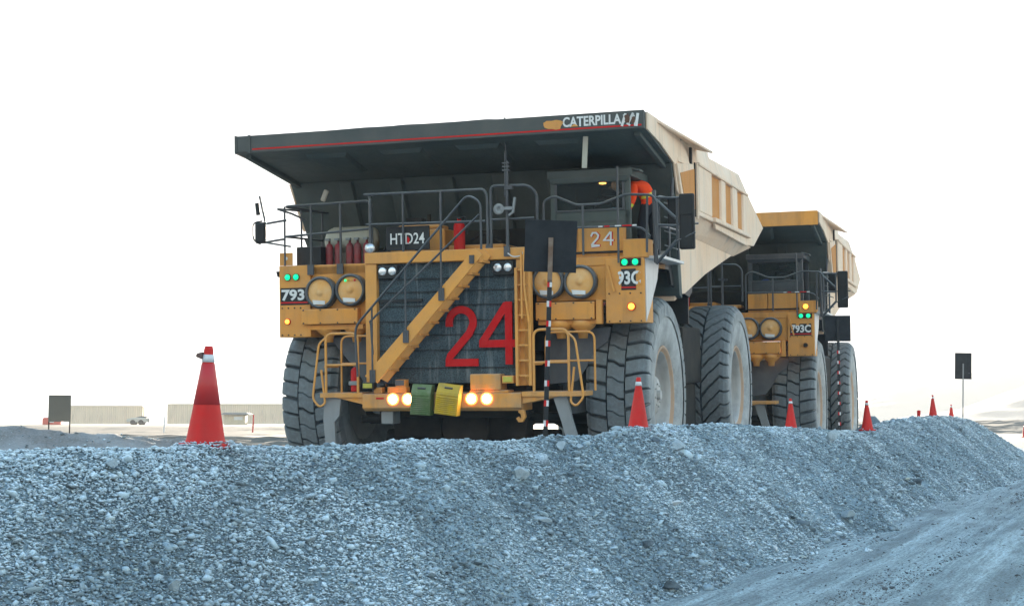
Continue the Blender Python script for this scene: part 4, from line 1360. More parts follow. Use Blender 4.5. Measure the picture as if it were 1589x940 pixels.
        b.tube(bend([(xe - s * 0.12, y0, 2.85), (xe, y0 - .02, 2.75), (xe + s * 0.13, y0 - .02, 1.80), (xe, y0 - .02, 1.66), (xe - s * .1, y0, 1.72), (xe - s * .03, y0, 2.3)], 0.12), 0.02)
        b.tube([(x0 - 0.02, y0, 2.35), (x0 - 0.02, y1, 2.35)], 0.018)
        P(b, 'platform_rail', M_yel2)

    # ---------------- deck rails and things on the deck
    b = MB()
    yy = 1.32
    rl = 0.026
    b.tube(bend([(-1.42, yy, 4.2), (-1.44, yy, 5.25), (-3.12, yy, 5.22), (-3.12, 2.9, 5.26)], 0.13), rl)
    b.tube([(-1.43, yy, 4.76), (-3.12, yy, 4.68)], rl * 0.8)
    for x in (-2.60, -2.03):
        b.tube([(x, yy, 4.14), (x, yy, 5.22)], rl * 0.9)
        b.box(x - 0.06, x + 0.06, 1.27, 1.299, 3.98, 4.16)
    b.tube([(-3.12, yy, 4.16), (-3.12, yy, 5.22)], rl * 0.7)
    b.tube([(-3.12, 2.0, 4.16), (-3.12, 2.0, 5.24)], rl * 0.7)
    b.tube(bend([(-3.0, 2.9, 5.24), (-3.34, 1.45, 5.20), (-3.12, 1.6, 5.12), (-2.9, 1.75, 5.0)], .05), rl * 0.7)
    b.tube([(-3.12, yy, 4.68), (-3.12, 2.9, 4.72)], rl * 0.7)
    b.tube([(-3.12, 2.9, 4.16), (-3.12, 2.9, 5.26)], rl * 0.7)
    P(b, 'deck_rail', M_rail)
    b = MB()
    yy = 0.9
    b.tube(bend([(-1.40, yy + .02, 5.31), (0.80, yy, 5.30), (0.86, yy, 5.18), (0.86, yy, 4.28)], 0.10), rl)
    b.tube(bend([(-1.40, yy + .25, 5.30), (-1.28, yy, 5.22), (-1.28, yy, 4.3)], 0.1), rl)
    b.tube([(-1.36, yy, 4.79), (0.82, yy, 4.76)], rl * 0.85)
    for x in (-0.67, 0.02):
        b.tube([(x, yy, 4.3), (x, yy, 5.30)], rl * 0.85)
    b.tube(bend([(0.92, yy, 4.28), (0.92, yy, 5.35), (1.58, yy, 5.33), (1.70, yy + .1, 5.2), (1.70, yy + .1, 4.4)], 0.1), rl)
    b.tube([(0.92, yy, 4.78), (1.68, yy, 4.78)], rl * 0.8)
    b.box(0.83, 0.93, 0.86, 0.92, 4.22, 4.36)
    P(b, 'deck_rail', M_rail)
    # rail in front of the cab with its dip
    b = MB()
    yy = 1.18
    b.tube(bend([(1.76, yy, 4.2), (1.76, yy, 5.08), (1.95, yy, 5.16), (2.33, yy, 4.99), (2.75, yy, 4.99), (3.18, yy, 5.13), (3.62, yy, 5.10), (3.70, yy, 4.98), (3.70, yy, 4.2)], 0.07), rl * 0.85)
    b.tube(bend([(1.78, yy, 4.62), (3.20, yy, 4.60), (3.45, yy, 4.56), (3.58, yy, 4.42)], 0.05), rl * 0.7)
    b.tube([(2.44, yy, 4.15), (2.44, yy, 4.99)], rl * 0.8)
    b.tube([(3.04, yy, 4.0), (3.04, yy, 5.60)], 0.02)
    b.tube([(3.52, yy, 4.16), (3.54, yy, 5.08)], rl * 0.8)
    P(b, 'cab_rail', M_rail)
    q = MB(); q.rbox((3.20, 1.14, 4.61), (0.16, 0.02, 0.022)); q.rbox((2.86, 1.14, 4.61), (0.09, 0.02, 0.022))
    P(q, 'striped_tape', M_red)
    q = MB(); q.rbox((3.05, 1.13, 4.61), (0.10, 0.02, 0.022)); q.rbox((2.75, 1.14, 4.61), (0.07, 0.02, 0.022)); q.rbox((3.33, 1.13, 4.61), (0.07, 0.02, 0.022))
    P(q, 'white_tape', M_white)
    # operator side platform rails and steps beside the cab
    b = MB()
    X = 3.66
    b.tube(bend([(X, 1.5, 4.15), (X, 1.5, 5.10), (X, 3.1, 5.2), (X, 3.1, 4.1)], 0.1), rl)
    b.tube([(X, 1.5, 4.62), (X, 3.1, 4.66)], rl * 0.8)
    b.tube([(X + .02, 2.2, 4.1), (X + .02, 2.2, 5.14)], rl * 0.8)
    b.tube([(3.62, 1.42, 4.0), (3.60, 1.42, 5.2)], 0.035)
    b.tube([(3.55, 2.7, 4.1), (3.66, 2.7, 5.55)], 0.03)
    b.tube(bend([(3.62, 1.42, 5.05), (3.96, 1.42, 4.72)], .1), 0.03)
    b.tube([(3.62, 1.42, 4.62), (3.98, 1.42, 4.60)], 0.022)
    b.tube([(3.62, 1.42, 3.98), (3.98, 1.42, 4.36)], 0.03)
    b.tube([(3.62, 1.42, 5.08), (4.10, 1.42, 5.05)], 0.02)
    P(b, 'side_rail', M_rail)
    b = MB()
    for z in (4.28, 4.52, 4.76, 5.0):
        b.rbox((3.78, 1.9, z), (0.22, 0.10, 0.02), (0, 0.35, 0))
    P(b, 'grip_step', M_steel)
    b = MB(); b.box(3.40, 3.72, 1.42, 3.3, 4.07, 4.12); b.box(3.3, 3.45, 3.0, 3.3, 4.13, 4.3)
    P(b, 'side_walkway', M_lsteel, 0.004)
    b = MB()
    b.box(4.02, 4.28, 1.38, 1.47, 4.20, 5.12)
    mr = P(b, 'mirror', M_mirror, 0.03)
    b = MB(); b.box(4.04, 4.26, 1.365, 1.378, 4.78, 5.09); b.box(4.06, 4.24, 1.365, 1.378, 4.24, 4.72)
    P(b, 'mirror_glass', mat('mirror_face', (0.012, 0.016, 0.018), 0.35), 0, mr)
    b = MB(); b.box(3.80, 3.985, 1.55, 1.62, 4.62, 5.10); P(b, 'mirror', M_mirror, 0.02)
    b = MB()
    b.tube([(3.98, 1.42, 4.36), (3.985, 1.42, 5.05)], 0.02)
    b.tube([(3.98, 1.42, 4.62), (4.34, 1.42, 4.62)], 0.014)
    b.tube([(3.98, 1.40, 4.34), (4.30, 1.35, 4.47)], 0.014)
    P(b, 'mirror_bracket', M_rail, 0)
    # left mirrors on their arms
    b = MB(); b.box(-3.56, -3.34, 1.0, 1.08, 4.55, 4.93); mr = P(b, 'mirror', M_mirror, 0.04)
    b = MB()
    b.tube(bend([(-3.42, 1.04, 4.95), (-3.60, 1.04, 4.93), (-3.60, 1.04, 4.62), (-3.46, 1.04, 4.54)], 0.08), 0.014)
    P(b, 'mirror_guard', M_mirror, 0, mr)
    b = MB(); b.rbox((-3.51, 1.04, 5.17), (0.075, 0.03, 0.22), (0, -0.12, 0)); P(b, 'mirror', M_mirror, 0.01)
    b = MB()
    b.tube([(-3.36, 1.04, 4.93), (-3.47, 1.04, 5.40)], 0.018)
    b.tube([(-3.36, 1.04, 4.90), (-3.05, 1.25, 4.97)], 0.02)
    b.tube([(-3.36, 1.04, 4.93), (-3.38, 1.04, 4.57)], 0.018)
    b.tube([(-3.38, 1.04, 4.57), (-3.12, 1.32, 4.64)], 0.02)
    b.tube([(-3.38, 1.04, 4.57), (-3.0, 1.32, 4.50)], 0.016)
    P(b, 'mirror_bracket', M_rail)
    b = MB(); b.rbox((-2.60, 1.9, 5.45), (0.10, 0.05, 0.22), (0, 0.4, 0)); P(b, 'spare_lamp', M_tank, 0.03)
    b = MB(); b.box(-2.98, -2.50, 1.5, 1.9, 4.14, 4.50); P(b, 'deck_box', M_black, 0.01)

    # big beige reservoir with fire bottles in front
    b = MB()
    b.lathe([(0.0, -0.52), (0.10, -0.51), (0.22, -0.44), (0.26, -0.34), (0.26, 0.34), (0.22, 0.44), (0.0, 0.5)], (-2.12, 2.05, 4.62), 'x', 28)
    b.box(-2.5, -1.8, 1.85, 2.25, 4.12, 4.40)
    P(b, 'air_reservoir', M_tank)
    for x in (-2.42, -2.24, -2.02, -1.86, -1.68):
        q = MB(); q.lathe([(0.0, 0), (0.065, 0.0), (0.068, 0.02), (0.068, 0.34), (0.055, 0.39), (0.022, 0.42), (0.022, 0.47), (0, 0.47)], (x, 1.62 + 0.04 * ((x * 10) % 2), 4.14), 'z', 16)
        o = P(q, 'fire_bottle', M_redold)
        q = MB(); q.box(x - .035, x + .045, 1.58, 1.66, 4.60, 4.64); P(q, 'valve', M_steel, 0, o)
    q = MB(); q.lathe([(0.0, 0), (0.095, 0.0), (0.098, 0.03), (0.098, 0.42), (0.08, 0.47), (0.035, 0.50), (0.035, 0.55), (0, 0.55)], (0.19, 1.35, 4.32), 'z', 18)
    o = P(q, 'fire_bottle', M_red); q = MB(); q.tube(bend([(0.19, 1.30, 4.86), (0.33, 1.28, 4.9), (0.36, 1.28, 4.6)], .05), 0.012); q.box(0.13, 0.27, 1.31, 1.39, 4.87, 4.90); P(q, 'valve', M_black, 0, o)
    q = MB(); q.lathe([(0.0, 0), (0.07, 0.0), (0.072, 0.03), (0.072, 0.34), (0.055, 0.39), (0.02, 0.42), (0, 0.42)], (-1.62, 0.95, 1.92), 'z', 16)
    o = P(q, 'fire_bottle', M_red); q = MB(); q.box(-1.70, -1.54, 0.86, 1.03, 2.03, 2.10); P(q, 'strap', M_steel, 0, o)
    # engine covers and hoses on the deck
    b = MB(); b.box(-1.15, -0.1, 1.4, 2.2, 4.26, 4.72); b.box(-0.98, -0.2, 1.42, 1.9, 4.725, 4.80); b.box(-0.05, 0.95, 1.45, 2.3, 4.26, 4.42); b.box(1.0, 1.6, 1.4, 2.0, 4.26, 4.34)
    P(b, 'engine_cover', M_yel, 0.03)
    b = MB()
    b.box(-0.85, -0.55, 1.5, 1.7, 4.80, 4.93); b.cyl((-0.42, 1.5, 4.80), (-0.42, 1.5, 4.98), 0.035, n=10); b.cyl((-1.1, 1.3, 4.3), (-1.1, 1.3, 4.75), 0.03, n=8)
    b.tube(bend([(-1.2, 1.3, 4.35), (-1.05, 1.28, 4.6), (-0.9, 1.4, 4.5), (-0.5, 1.4, 4.3)], .1), 0.02)
    b.tube(bend([(0.35, 1.5, 4.5), (0.6, 1.42, 4.62), (0.9, 1.5, 4.45)], .1), 0.025)
    P(b, 'hose', M_dark)
    b = MB(); b.box(-1.4, 1.6, 2.4, 3.3, 4.13, 4.75); P(b, 'engine_block', M_dark, 0.03)
    if first:
        b = MB(); b.box(-1.02, -0.22, 0.97, 1.0, 4.33, 4.74)
        sg = P(b, 'number_board', M_black, 0.004)
        text('HTD24', (-0.62, 0.962, 4.53), 0.63, 0.19, M_white, sg, 0.012)
        q = MB(); peeled(q, -0.60, 4.50, 0.04, 0.12, 0.952, 2); P(q, 'red_smear', M_red, 0, sg)
        q = MB(); q.lathe([(0, -.05), (0.085, -0.03), (0.09, 0.02), (0, 0.05)], (-1.27, 0.86, 4.38), 'y', 20); P(q, 'work_lamp', M_chrome)
        # antenna mast with its clamps and dish
        b = MB()
        b.tube([(1.22, 0.86, 4.22), (1.22, 0.86, 5.55)], 0.028)
        b.tube([(1.22, 0.86, 5.5), (1.20, 0.86, 6.48)], 0.014)
        b.tube([(1.19, 0.84, 5.15), (1.20, 0.84, 5.9)], 0.012)
        b.tube([(1.24, 0.84, 5.3), (1.24, 0.84, 5.75)], 0.018)
        for z in (5.58, 5.64, 5.70):
            b.box(1.15, 1.28, 0.82, 0.89, z, z + 0.025)
        b.box(1.20, 1.33, 0.82, 0.88, 5.27, 5.33)
        b.box(1.17, 1.27, 0.80, 0.90, 4.15, 4.32)
        P(b, 'antenna_mast', M_rail)
        b = MB(); b.lathe([(0.0, 0.02), (0.05, 0.01), (0.09, -0.02), (0.095, -0.03), (0.04, 0.0)], (1.10, 0.80, 4.94), 'y', 18)
        b.rbox((1.24, 0.80, 4.95), (0.22, 0.05, 0.05)); b.rbox((1.36, 0.80, 5.0), (0.035, 0.05, 0.26), (0, 0.15, 0)); b.rbox((1.31, 0.80, 4.86), (0.1, 0.04, 0.03), (0, -0.6, 0))
        P(b, 'antenna_clamp', M_steel)
        q = MB(); q.tube(bend([(1.24, 0.8, 4.20), (1.34, 0.78, 4.13), (1.48, 0.78, 4.15), (1.52, 0.8, 4.24)], .06), 0.010); P(q, 'cable', M_white)
    else:
        b = MB()
        b.tube([(1.22, 0.86, 4.22), (1.22, 0.86, 5.65)], 0.028); b.rbox((1.24, 0.82, 4.95), (0.22, 0.05, 0.05))
        P(b, 'antenna_mast', M_rail)

    # ---------------- cab
    cab = empty('cab', (0, 0, 0)); cab.parent = root
    b = MB()
    b.box(1.76, 3.16, 1.62, 1.70, 4.62, 4.93)                 # cowl below the glass
    b.box(1.76, 1.85, 1.60, 3.1, 4.12, 5.46); b.box(3.05, 3.15, 1.62, 1.70, 4.12, 5.50)
    b.box(3.05, 3.15, 2.95, 3.1, 4.12, 5.50)
    b.box(1.76, 3.15, 3.04, 3.12, 4.12, 5.5)
    b.box(1.72, 3.20, 1.55, 3.18, 5.48, 5.62)
    b.hexa([(1.80, 1.56, 5.40), (3.10, 1.56, 5.40), (3.10, 1.64, 5.40), (1.80, 1.64, 5.40), (1.74, 1.50, 5.50), (3.18, 1.50, 5.50), (3.18, 1.64, 5.50), (1.74, 1.64, 5.50)])
    b.rbox((3.22, 1.75, 5.60), (0.22, 0.3, 0.04), (0, 0.25, 0))
    P(b, 'cab_shell', M_tray if first else M_rail, 0.015, cab)
    b = MB(); b.box(1.86, 3.05, 1.615, 1.622, 4.94, 5.43)
    P(b, 'windscreen', M_glass, 0, cab)
    b = MB()
    for x0, x1, z0, z1 in ((1.835, 1.88, 4.92, 5.45), (3.02, 3.06, 4.92, 5.45), (1.88, 3.02, 5.405, 5.45), (1.88, 3.02, 4.92, 4.95)):
        b.box(x0, x1, 1.595, 1.614, z0, z1)
    P(b, 'window_frame', M_rail, 0.004, cab)
    b = MB(); b.box(1.87, 3.04, 1.70, 2.1, 4.80, 4.90); P(b, 'dashboard', M_black, 0.02, cab)
    b = MB(); b.box(2.35, 2.85, 2.35, 2.5, 4.7, 5.25); b.box(2.45, 2.75, 2.36, 2.46, 5.26, 5.38); P(b, 'seat', M_black, 0.04, cab)
    b = MB(); b.tube([(2.6 + .17 * math.cos(a * PI / 8), 1.95 + .04 * math.sin(a * PI / 8), 5.0 + .15 * math.sin(a * PI / 8)) for a in range(16)], 0.012, closed=True); P(b, 'steering_wheel', M_black, 0, cab)
    if first:
        b = MB(); b.lathe([(0, -.03), (0.06, -0.02), (0.065, 0), (0, 0.01)], (2.62, 1.85, 5.42), 'z', 14); P(b, 'dome_lamp', M_dome_e, 0, cab)
    b = MB()
    for i, z in enumerate((4.66, 4.74)):
        b.box(1.90, 3.03, 1.61, 1.619, z, z + 0.012)
    P(b, 'cowl_louvre', M_rail, 0, cab)
    # yellow front panels below the cab
    b = MB()
    b.box(1.78, 2.27, 1.40, 1.6, 4.22, 4.60) if not first else b.box(1.78, 2.28, 1.42, 1.6, 4.22, 4.60)
    b.box(2.29, 3.08, 1.40, 1.6, 4.22, 4.62)
    b.box(1.78, 3.06, 1.42, 1.6, 4.135, 4.19)
    pn = P(b, 'cab_base_panel', M_yel, 0.008, cab)
    b = MB(); b.box(1.70, 3.12, 1.36, 1.6, 4.195, 4.216); P(b, 'panel_seam', M_black, 0, cab)
    if first:
        for dx, m_, yy in ((0.014, M_red, 1.392), (0.0, M_white, 1.384)):
            stw = 0.030 if m_ is M_white else 0.038
            q = MB()
            stroke(q, [(2.52 + dx, 4.47), (2.55 + dx, 4.53), (2.61 + dx, 4.53), (2.65 + dx, 4.485), (2.635 + dx, 4.44), (2.53 + dx, 4.33), (2.53 + dx, 4.315), (2.67 + dx, 4.315)], stw, yy, yy + 0.006)
            stroke(q, [(2.86 + dx, 4.31), (2.865 + dx, 4.54)], stw, yy + .0005, yy + 0.0055)
            stroke(q, [(2.86 + dx, 4.54), (2.745 + dx, 4.40), (2.91 + dx, 4.395)], stw, yy + .001, yy + 0.005)
            P(q, 'painted_number', m_, 0, pn)
    return root

T1_LOC, T1_TH, T1_PH = (-1.432, 24.25, 0.0), .311, .049
truck1 = make_truck(T1_LOC, T1_TH, T1_PH, True)
tag(truck1, 'front yellow haul truck with a red 24 and diagonal stair on its grille', 'haul truck', 'haul trucks queued on the haul lane')
truck2 = make_truck((3.937, 36.807, 0.053), .305, .033, False)
tag(truck2, 'rear yellow haul truck with plain yellow canopy edge, half hidden behind the first', 'haul truck', 'haul trucks queued on the haul lane')

def w1(p):
    """a point given in the first truck's own metres, in world metres"""
    M = Matrix.Translation(T1_LOC) @ Matrix.Rotation(-T1_TH, 4, 'Z') @ Matrix.Rotation(T1_PH, 4, 'X')
    return tuple(M @ Vector(p))

# ------------------------------------------------------------------ things lying on the dashboards
def bundle(name, loc, size, m, label, cat, seed):
    r = random.Random(seed)
    b = MB()
    n, k = 10, 5
    vs = []
    for j in range(k + 1):
        f = math.sin(PI * (j / k) * 0.5 + 0.0)
        rr = math.cos(PI / 2 * j / k * 0.98)
        for i in range(n):
            a = 2 * PI * i / n
            q = 1 + 0.35 * (r.random() - .5)
            vs.append((size[0] * rr * q * math.cos(a), size[1] * rr * q * math.sin(a), size[2] * f * (1 + .2 * (r.random() - .5))))
    fs = [(j * n + i, j * n + (i + 1) % n, (j + 1) * n + (i + 1) % n, (j + 1) * n + i) for j in range(k) for i in range(n)]
    fs.append(tuple(k * n + i for i in range(n))); fs.append(tuple(reversed(range(n))))
    b.add(vs, fs, True)
    o = b.build(name, m)
    o.location = loc
    o.rotation_euler = (0, 0, -T1_TH)
    return tag(o, label, cat)
M_grn = mat('green_cloth', (0.02, 0.35, 0.10), 0.8)
M_cyn = mat('cyan_pink_cloth', (0.12, 0.42, 0.50), 0.8, dirt=(0.45, 0.08, 0.18), damt=1.0, dscale=14, streak=False)
M_blu = mat('blue_cloth', (0.03, 0.10, 0.50), 0.8)
M_rdc = mat('red_white_cloth', (0.45, 0.10, 0.09), 0.8, dirt=(0.5, 0.5, 0.48), damt=1.0, dscale=14, streak=False)
bundle('cloth', w1((2.08, 1.78, 4.903)), (0.11, 0.06, 0.05), M_grn, 'small green cloth on the dashboard of the front truck', 'cloth', 1)
bundle('cloth', w1((2.82, 1.78, 4.903)), (0.14, 0.06, 0.08), M_cyn, 'cyan and pink cloth bunched on the dashboard of the front truck', 'cloth', 2)
def w2(p):
    M = Matrix.Translation((3.937, 36.807, 0.053)) @ Matrix.Rotation(-.305, 4, 'Z') @ Matrix.Rotation(.033, 4, 'X')
    return tuple(M @ Vector(p))
bundle('cloth', w2((2.18, 1.78, 4.903)), (0.15, 0.06, 0.09), M_blu, 'bright blue cloth on the dashboard of the rear truck', 'cloth', 3)
bundle('cap', w2((2.72, 1.78, 4.903)), (0.13, 0.07, 0.09), M_rdc, 'red and white cap on the dashboard of the rear truck', 'cap', 4)

# ------------------------------------------------------------------ person leaning in at the cab door
def person():
    # local: x to the picture's right, y away, z up; origin between the feet
    J = {'pelvis': (0.13, 0.0, 0.84, .15, .14), 'waist': (0.12, -0.01, 0.97, .15, .135), 'chest': (0.06, -0.03, 1.12, .19, .15), 'upper': (-0.03, -0.04, 1.22, .19, .14),
         'neck': (-0.17, -0.05, 1.23, .06, .06), 'jaw': (-0.22, -0.06, 1.22, .075, .075), 'head': (-0.29, -0.06, 1.22, .10, .105), 'crown': (-0.35, -0.05, 1.215, .07, .075),
         'hipl': (0.07, -0.09, 0.80, .10, .10), 'kneel': (0.00, -0.13, 0.46, .068, .07), 'anklel': (0.02, -0.08, 0.11, .05, .052), 'heell': (0.03, -0.07, 0.045, .045, .04), 'toel': (-0.06, -0.20, 0.035, .04, .03),
         'hipr': (0.14, 0.09, 0.80, .10, .10), 'kneer': (0.16, 0.06, 0.46, .068, .07), 'ankler': (0.20, 0.12, 0.11, .05, .052), 'heelr': (0.21, 0.13, 0.045, .045, .04), 'toer': (0.12, 0.01, 0.035, .04, .03),
         'shl': (-0.07, -0.21, 1.20, .085, .085), 'ell': (-0.09, -0.27, 0.95, .066, .066), 'wrl': (-0.15, -0.32, 0.76, .045, .042),
         'shr': (-0.03, 0.15, 1.27, .075, .075), 'elr': (-0.24, 0.20, 1.12, .05, .05), 'wrr': (-0.40, 0.14, 1.20, .034, .034)}
    names = list(J)
    E = [('pelvis', 'waist'), ('waist', 'chest'), ('chest', 'upper'), ('upper', 'neck'), ('neck', 'jaw'), ('jaw', 'head'), ('head', 'crown'),
         ('pelvis', 'hipl'), ('hipl', 'kneel'), ('kneel', 'anklel'), ('anklel', 'heell'), ('heell', 'toel'), ('pelvis', 'hipr'), ('hipr', 'kneer'), ('kneer', 'ankler'), ('ankler', 'heelr'), ('heelr', 'toer'),
         ('upper', 'shl'), ('shl', 'ell'), ('ell', 'wrl'), ('upper', 'shr'), ('shr', 'elr'), ('elr', 'wrr')]
    V = [J[n][:3] for n in names]; Rr = [J[n][3:] for n in names]
    EE = [(names.index(a), names.index(b)) for a, b in E]
    def hand(wr, dirv, side, up):
        w = names.index(wr); p = Vector(V[w]); d = Vector(dirv).normalized(); s = Vector(side).normalized(); u = Vector(up).normalized()
        pal = len(V); V.append(tuple(p + d * 0.06)); Rr.append((.034, .020)); EE.append((w, pal))
        for i, (o, l) in enumerate(((-.03, .062), (-.01, .072), (.01, .068), (.03, .052))):
            b0 = len(V); V.append(tuple(p + d * 0.10 + s * o)); Rr.append((.010, .010)); EE.append((pal, b0))
            V.append(tuple(p + d * (0.10 + l * .55) + s * o * 1.15 - u * .008)); Rr.append((.009, .009)); EE.append((b0, b0 + 1))
            V.append(tuple(p + d * (0.10 + l * .9) + s * o * 1.2 - u * .030)); Rr.append((.0075, .0075)); EE.append((b0 + 1, b0 + 2))
        b0 = len(V); V.append(tuple(p + d * 0.055 - s * .045 - u * .01)); Rr.append((.011, .011)); EE.append((pal, b0))
        V.append(tuple(p + d * 0.10 - s * .062 - u * .02)); Rr.append((.009, .009)); EE.append((b0, b0 + 1))
    hand('wrl', (-0.5, -0.2, -0.8), (0, 1, 0), (1, 0, 0))
    hand('wrr', (-0.9, -0.3, 0.2), (0, 1, 0.2), (0, 0, 1))
    me = bpy.data.meshes.new('person')
    me.from_pydata(V, EE, [])
    o = bpy.data.objects.new('person', me); col.objects.link(o)
    sk = o.modifiers.new('skin', 'SKIN'); sk.branch_smoothing = 0.6
    lay = me.skin_vertices[0].data if me.skin_vertices else None
    if lay is None:
        bm_ = __import__('bmesh').new(); bm_.from_mesh(me); bm_.verts.layers.skin.verify(); bm_.to_mesh(me); bm_.free()
        lay = me.skin_vertices[0].data
    for i, r in enumerate(Rr):
        lay[i].radius = r
        lay[i].use_root = (i == 0)
    sb = o.modifiers.new('sub', 'SUBSURF'); sb.levels = 2; sb.render_levels = 2
    dg = bpy.context.evaluated_depsgraph_get(); dg.update()
    m2 = bpy.data.meshes.new_from_object(o.evaluated_get(dg))
    bpy.data.objects.remove(o)
    m2.materials.clear()
    for m in (M_skin, M_orange, M_hiyel, M_cloth, M_tape, M_black): m2.materials.append(m)
    ax = (Vector(J['upper'][:3]) - Vector(J['pelvis'][:3])).normalized()
    p0 = Vector(J['pelvis'][:3])
    elbow, wrist = Vector(J['ell'][:3]), Vector(J['wrl'][:3])
    for f in m2.polygons:
        c = f.center
        t = (c - p0).dot(ax)
        arm = c.y < -0.17 and c.z > 0.7 and c.x < 0
        if c.z < 0.075: mi = 5
        elif not arm and c.z < 0.89 and c.x > -0.12: mi = 4 if 0.24 < c.z < 0.30 else 3
        elif c.x < -0.20 and c.z > 1.08 and abs(c.y + .05) < .13: mi = 0
        elif arm and c.z < 0.76: mi = 0
        elif arm and 0.82 < c.z < 0.86: mi = 2
        elif c.x < -0.36 and c.y > 0.05: mi = 0
        else:
            mi = 1
            if not arm and (0.17 < t < 0.20 or 0.25 < t < 0.28) and c.x > 0.0: mi = 2
        f.material_index = mi
        f.use_smooth = True
    o = bpy.data.objects.new('person', m2); col.objects.link(o)
    # hard hat over the crown
    b = MB()
    b.lathe([(0.155, 0.0), (0.15, 0.012), (0.125, 0.015), (0.12, 0.05), (0.10, 0.10), (0.06, 0.13), (0.0, 0.14)], (0, 0, 0), 'z', 24)
    h = b.build('hard_hat', M_white, o)
    h.location = (-0.33, -0.055, 1.225); h.rotation_euler = (0, -1.35, 0)
    # face: nose, eyes and ears on the skin of the head
    b = MB()
    b.rbox((-0.31, -0.06, 1.115), (0.03, 0.025, 0.03), (0, 0.5, 0))
    for yy in (-0.165, 0.045): b.lathe([(0.0, -0.008), (0.03, 0), (0.0, 0.008)], (-0.27, yy, 1.215), 'y', 10)
    fc = b.build('face', M_skin, o, 0.004)
    return o
pr = person()
pl = w1((3.235, 2.15, 4.135))
pr.location = pl
pr.scale = (1.10, 1.10, 1.03)
pr.rotation_euler = (T1_PH, 0, -T1_TH)
tag(pr, 'person in orange jacket and dark trousers leaning into the front truck cab', 'person')

# ------------------------------------------------------------------ traffic cones
M_cone = mat('red_cone_plastic', (0.62, 0.014, 0.010), 0.62, dirt=(0.46, 0.04, 0.03), damt=0.6, bump=0.15, dscale=7)
M_cone_hi = mat('red_reflective_sleeve', (0.54, 0.022, 0.022), 0.5, dirt=(0.36, 0.05, 0.045), damt=0.5, dscale=9)
M_band = mat('white_reflective_band', (0.66, 0.67, 0.67), 0.4, dirt=(0.4, 0.4, 0.4), damt=0.5, dscale=15)
def cone(x, y, z, h, sleeve, hook, label, tilt=0.0, rz=0.0, grp=True):
    rt = empty('traffic_cone', (x, y, z), (tilt * .5, tilt, rz))
    k = h / 0.58
    b = MB()
    b.lathe([(0.128 * k, 0.0), (0.118 * k, 0.02), (0.112 * k, 0.03), (0.028 * k, 0.52 * k), (0.028 * k, 0.555 * k), (0.022 * k, h), (0.0, h)], (0, 0, 0), 'z', 36)
    b.build('cone_body', M_cone, rt)
    b = MB()
    s = 0.14 * k
    pts = []
    for i in range(32):
        a = 2 * PI * i / 32
        r_ = s / max(abs(math.cos(a)), abs(math.sin(a))) if True else s
        r_ = min(r_, s * 1.22)
        pts.append((r_ * math.cos(a), r_ * math.sin(a)))
    b.prism(pts, 'z', -0.02, 0.010)
    b.build('base', M_cone, rt, 0.006)
    b = MB()
    if sleeve:
        b.lathe([(0.0765 * k, 0.235 * k), (0.0785 * k, 0.235 * k), (0.0385 * k, 0.478 * k), (0.036 * k, 0.478 * k)], (0, 0, 0), 'z', 36)
        b.build('reflective_sleeve', M_cone_hi, rt)
        b = MB()
    rb = lambda zz: 0.112 * k + (0.028 - 0.112) * k * (zz - 0.03) / (0.49 * k)
    z0, z1 = 0.485 * k, 0.53 * k
    b.lathe([(0.037 * k, z0), (0.0385 * k, z0), (0.0315 * k, z1), (0.029 * k, z1)], (0, 0, 0), 'z', 30)
    b.build('white_band', M_band, rt)
    if hook:
        b = MB(); b.prism([(-0.032 * k, 0.50 * k), (-0.07 * k, 0.515 * k), (-0.066 * k, 0.535 * k), (-0.03 * k, 0.545 * k)], 'y', -0.03, 0.03)
        b.build('top_tab', mat('dull_tab', (0.12, 0.07, 0.06), 0.6), rt, 0.004)
    tag(rt, label, 'traffic cone', 'traffic cones along the gravel berm' if grp else None)
    return rt
zc1 = float(height(np.array([-1.845]), np.array([8.92]))[0]) - 0.004
cone(-1.845, 8.92, zc1, 1.868 - zc1, True, True, 'largest red cone, left of the front truck, its base half buried in gravel', 0.02)
cone(1.39, 16.3, 1.335, 0.58, False, False, 'red cone before the front right wheel of the first truck', 0.01, 0.3)
cone(4.35, 23.1, 1.30, 0.50, False, False, 'red cone below the front wheel of the second truck', 0.0, 0.6)
cone(7.03, 29.3, 1.29, 0.58, False, False, 'red cone in the low gap of the berm right of the rear truck', -0.01, 0.9)
cone(11.15, 39.2, 1.62, 0.55, False, False, 'larger red cone on the highest heap, left of the narrow black board', 0.0, 0.2)
cone(14.1, 47.5, 1.48, 0.55, False, False, 'smallest red cone beside the post of the far right black sign', 0.0, 0.5)
cone(31.3, 90.5, 0.62, 0.75, False, False, 'tiny distant red cone at the right edge of the picture', 0, 0, False)

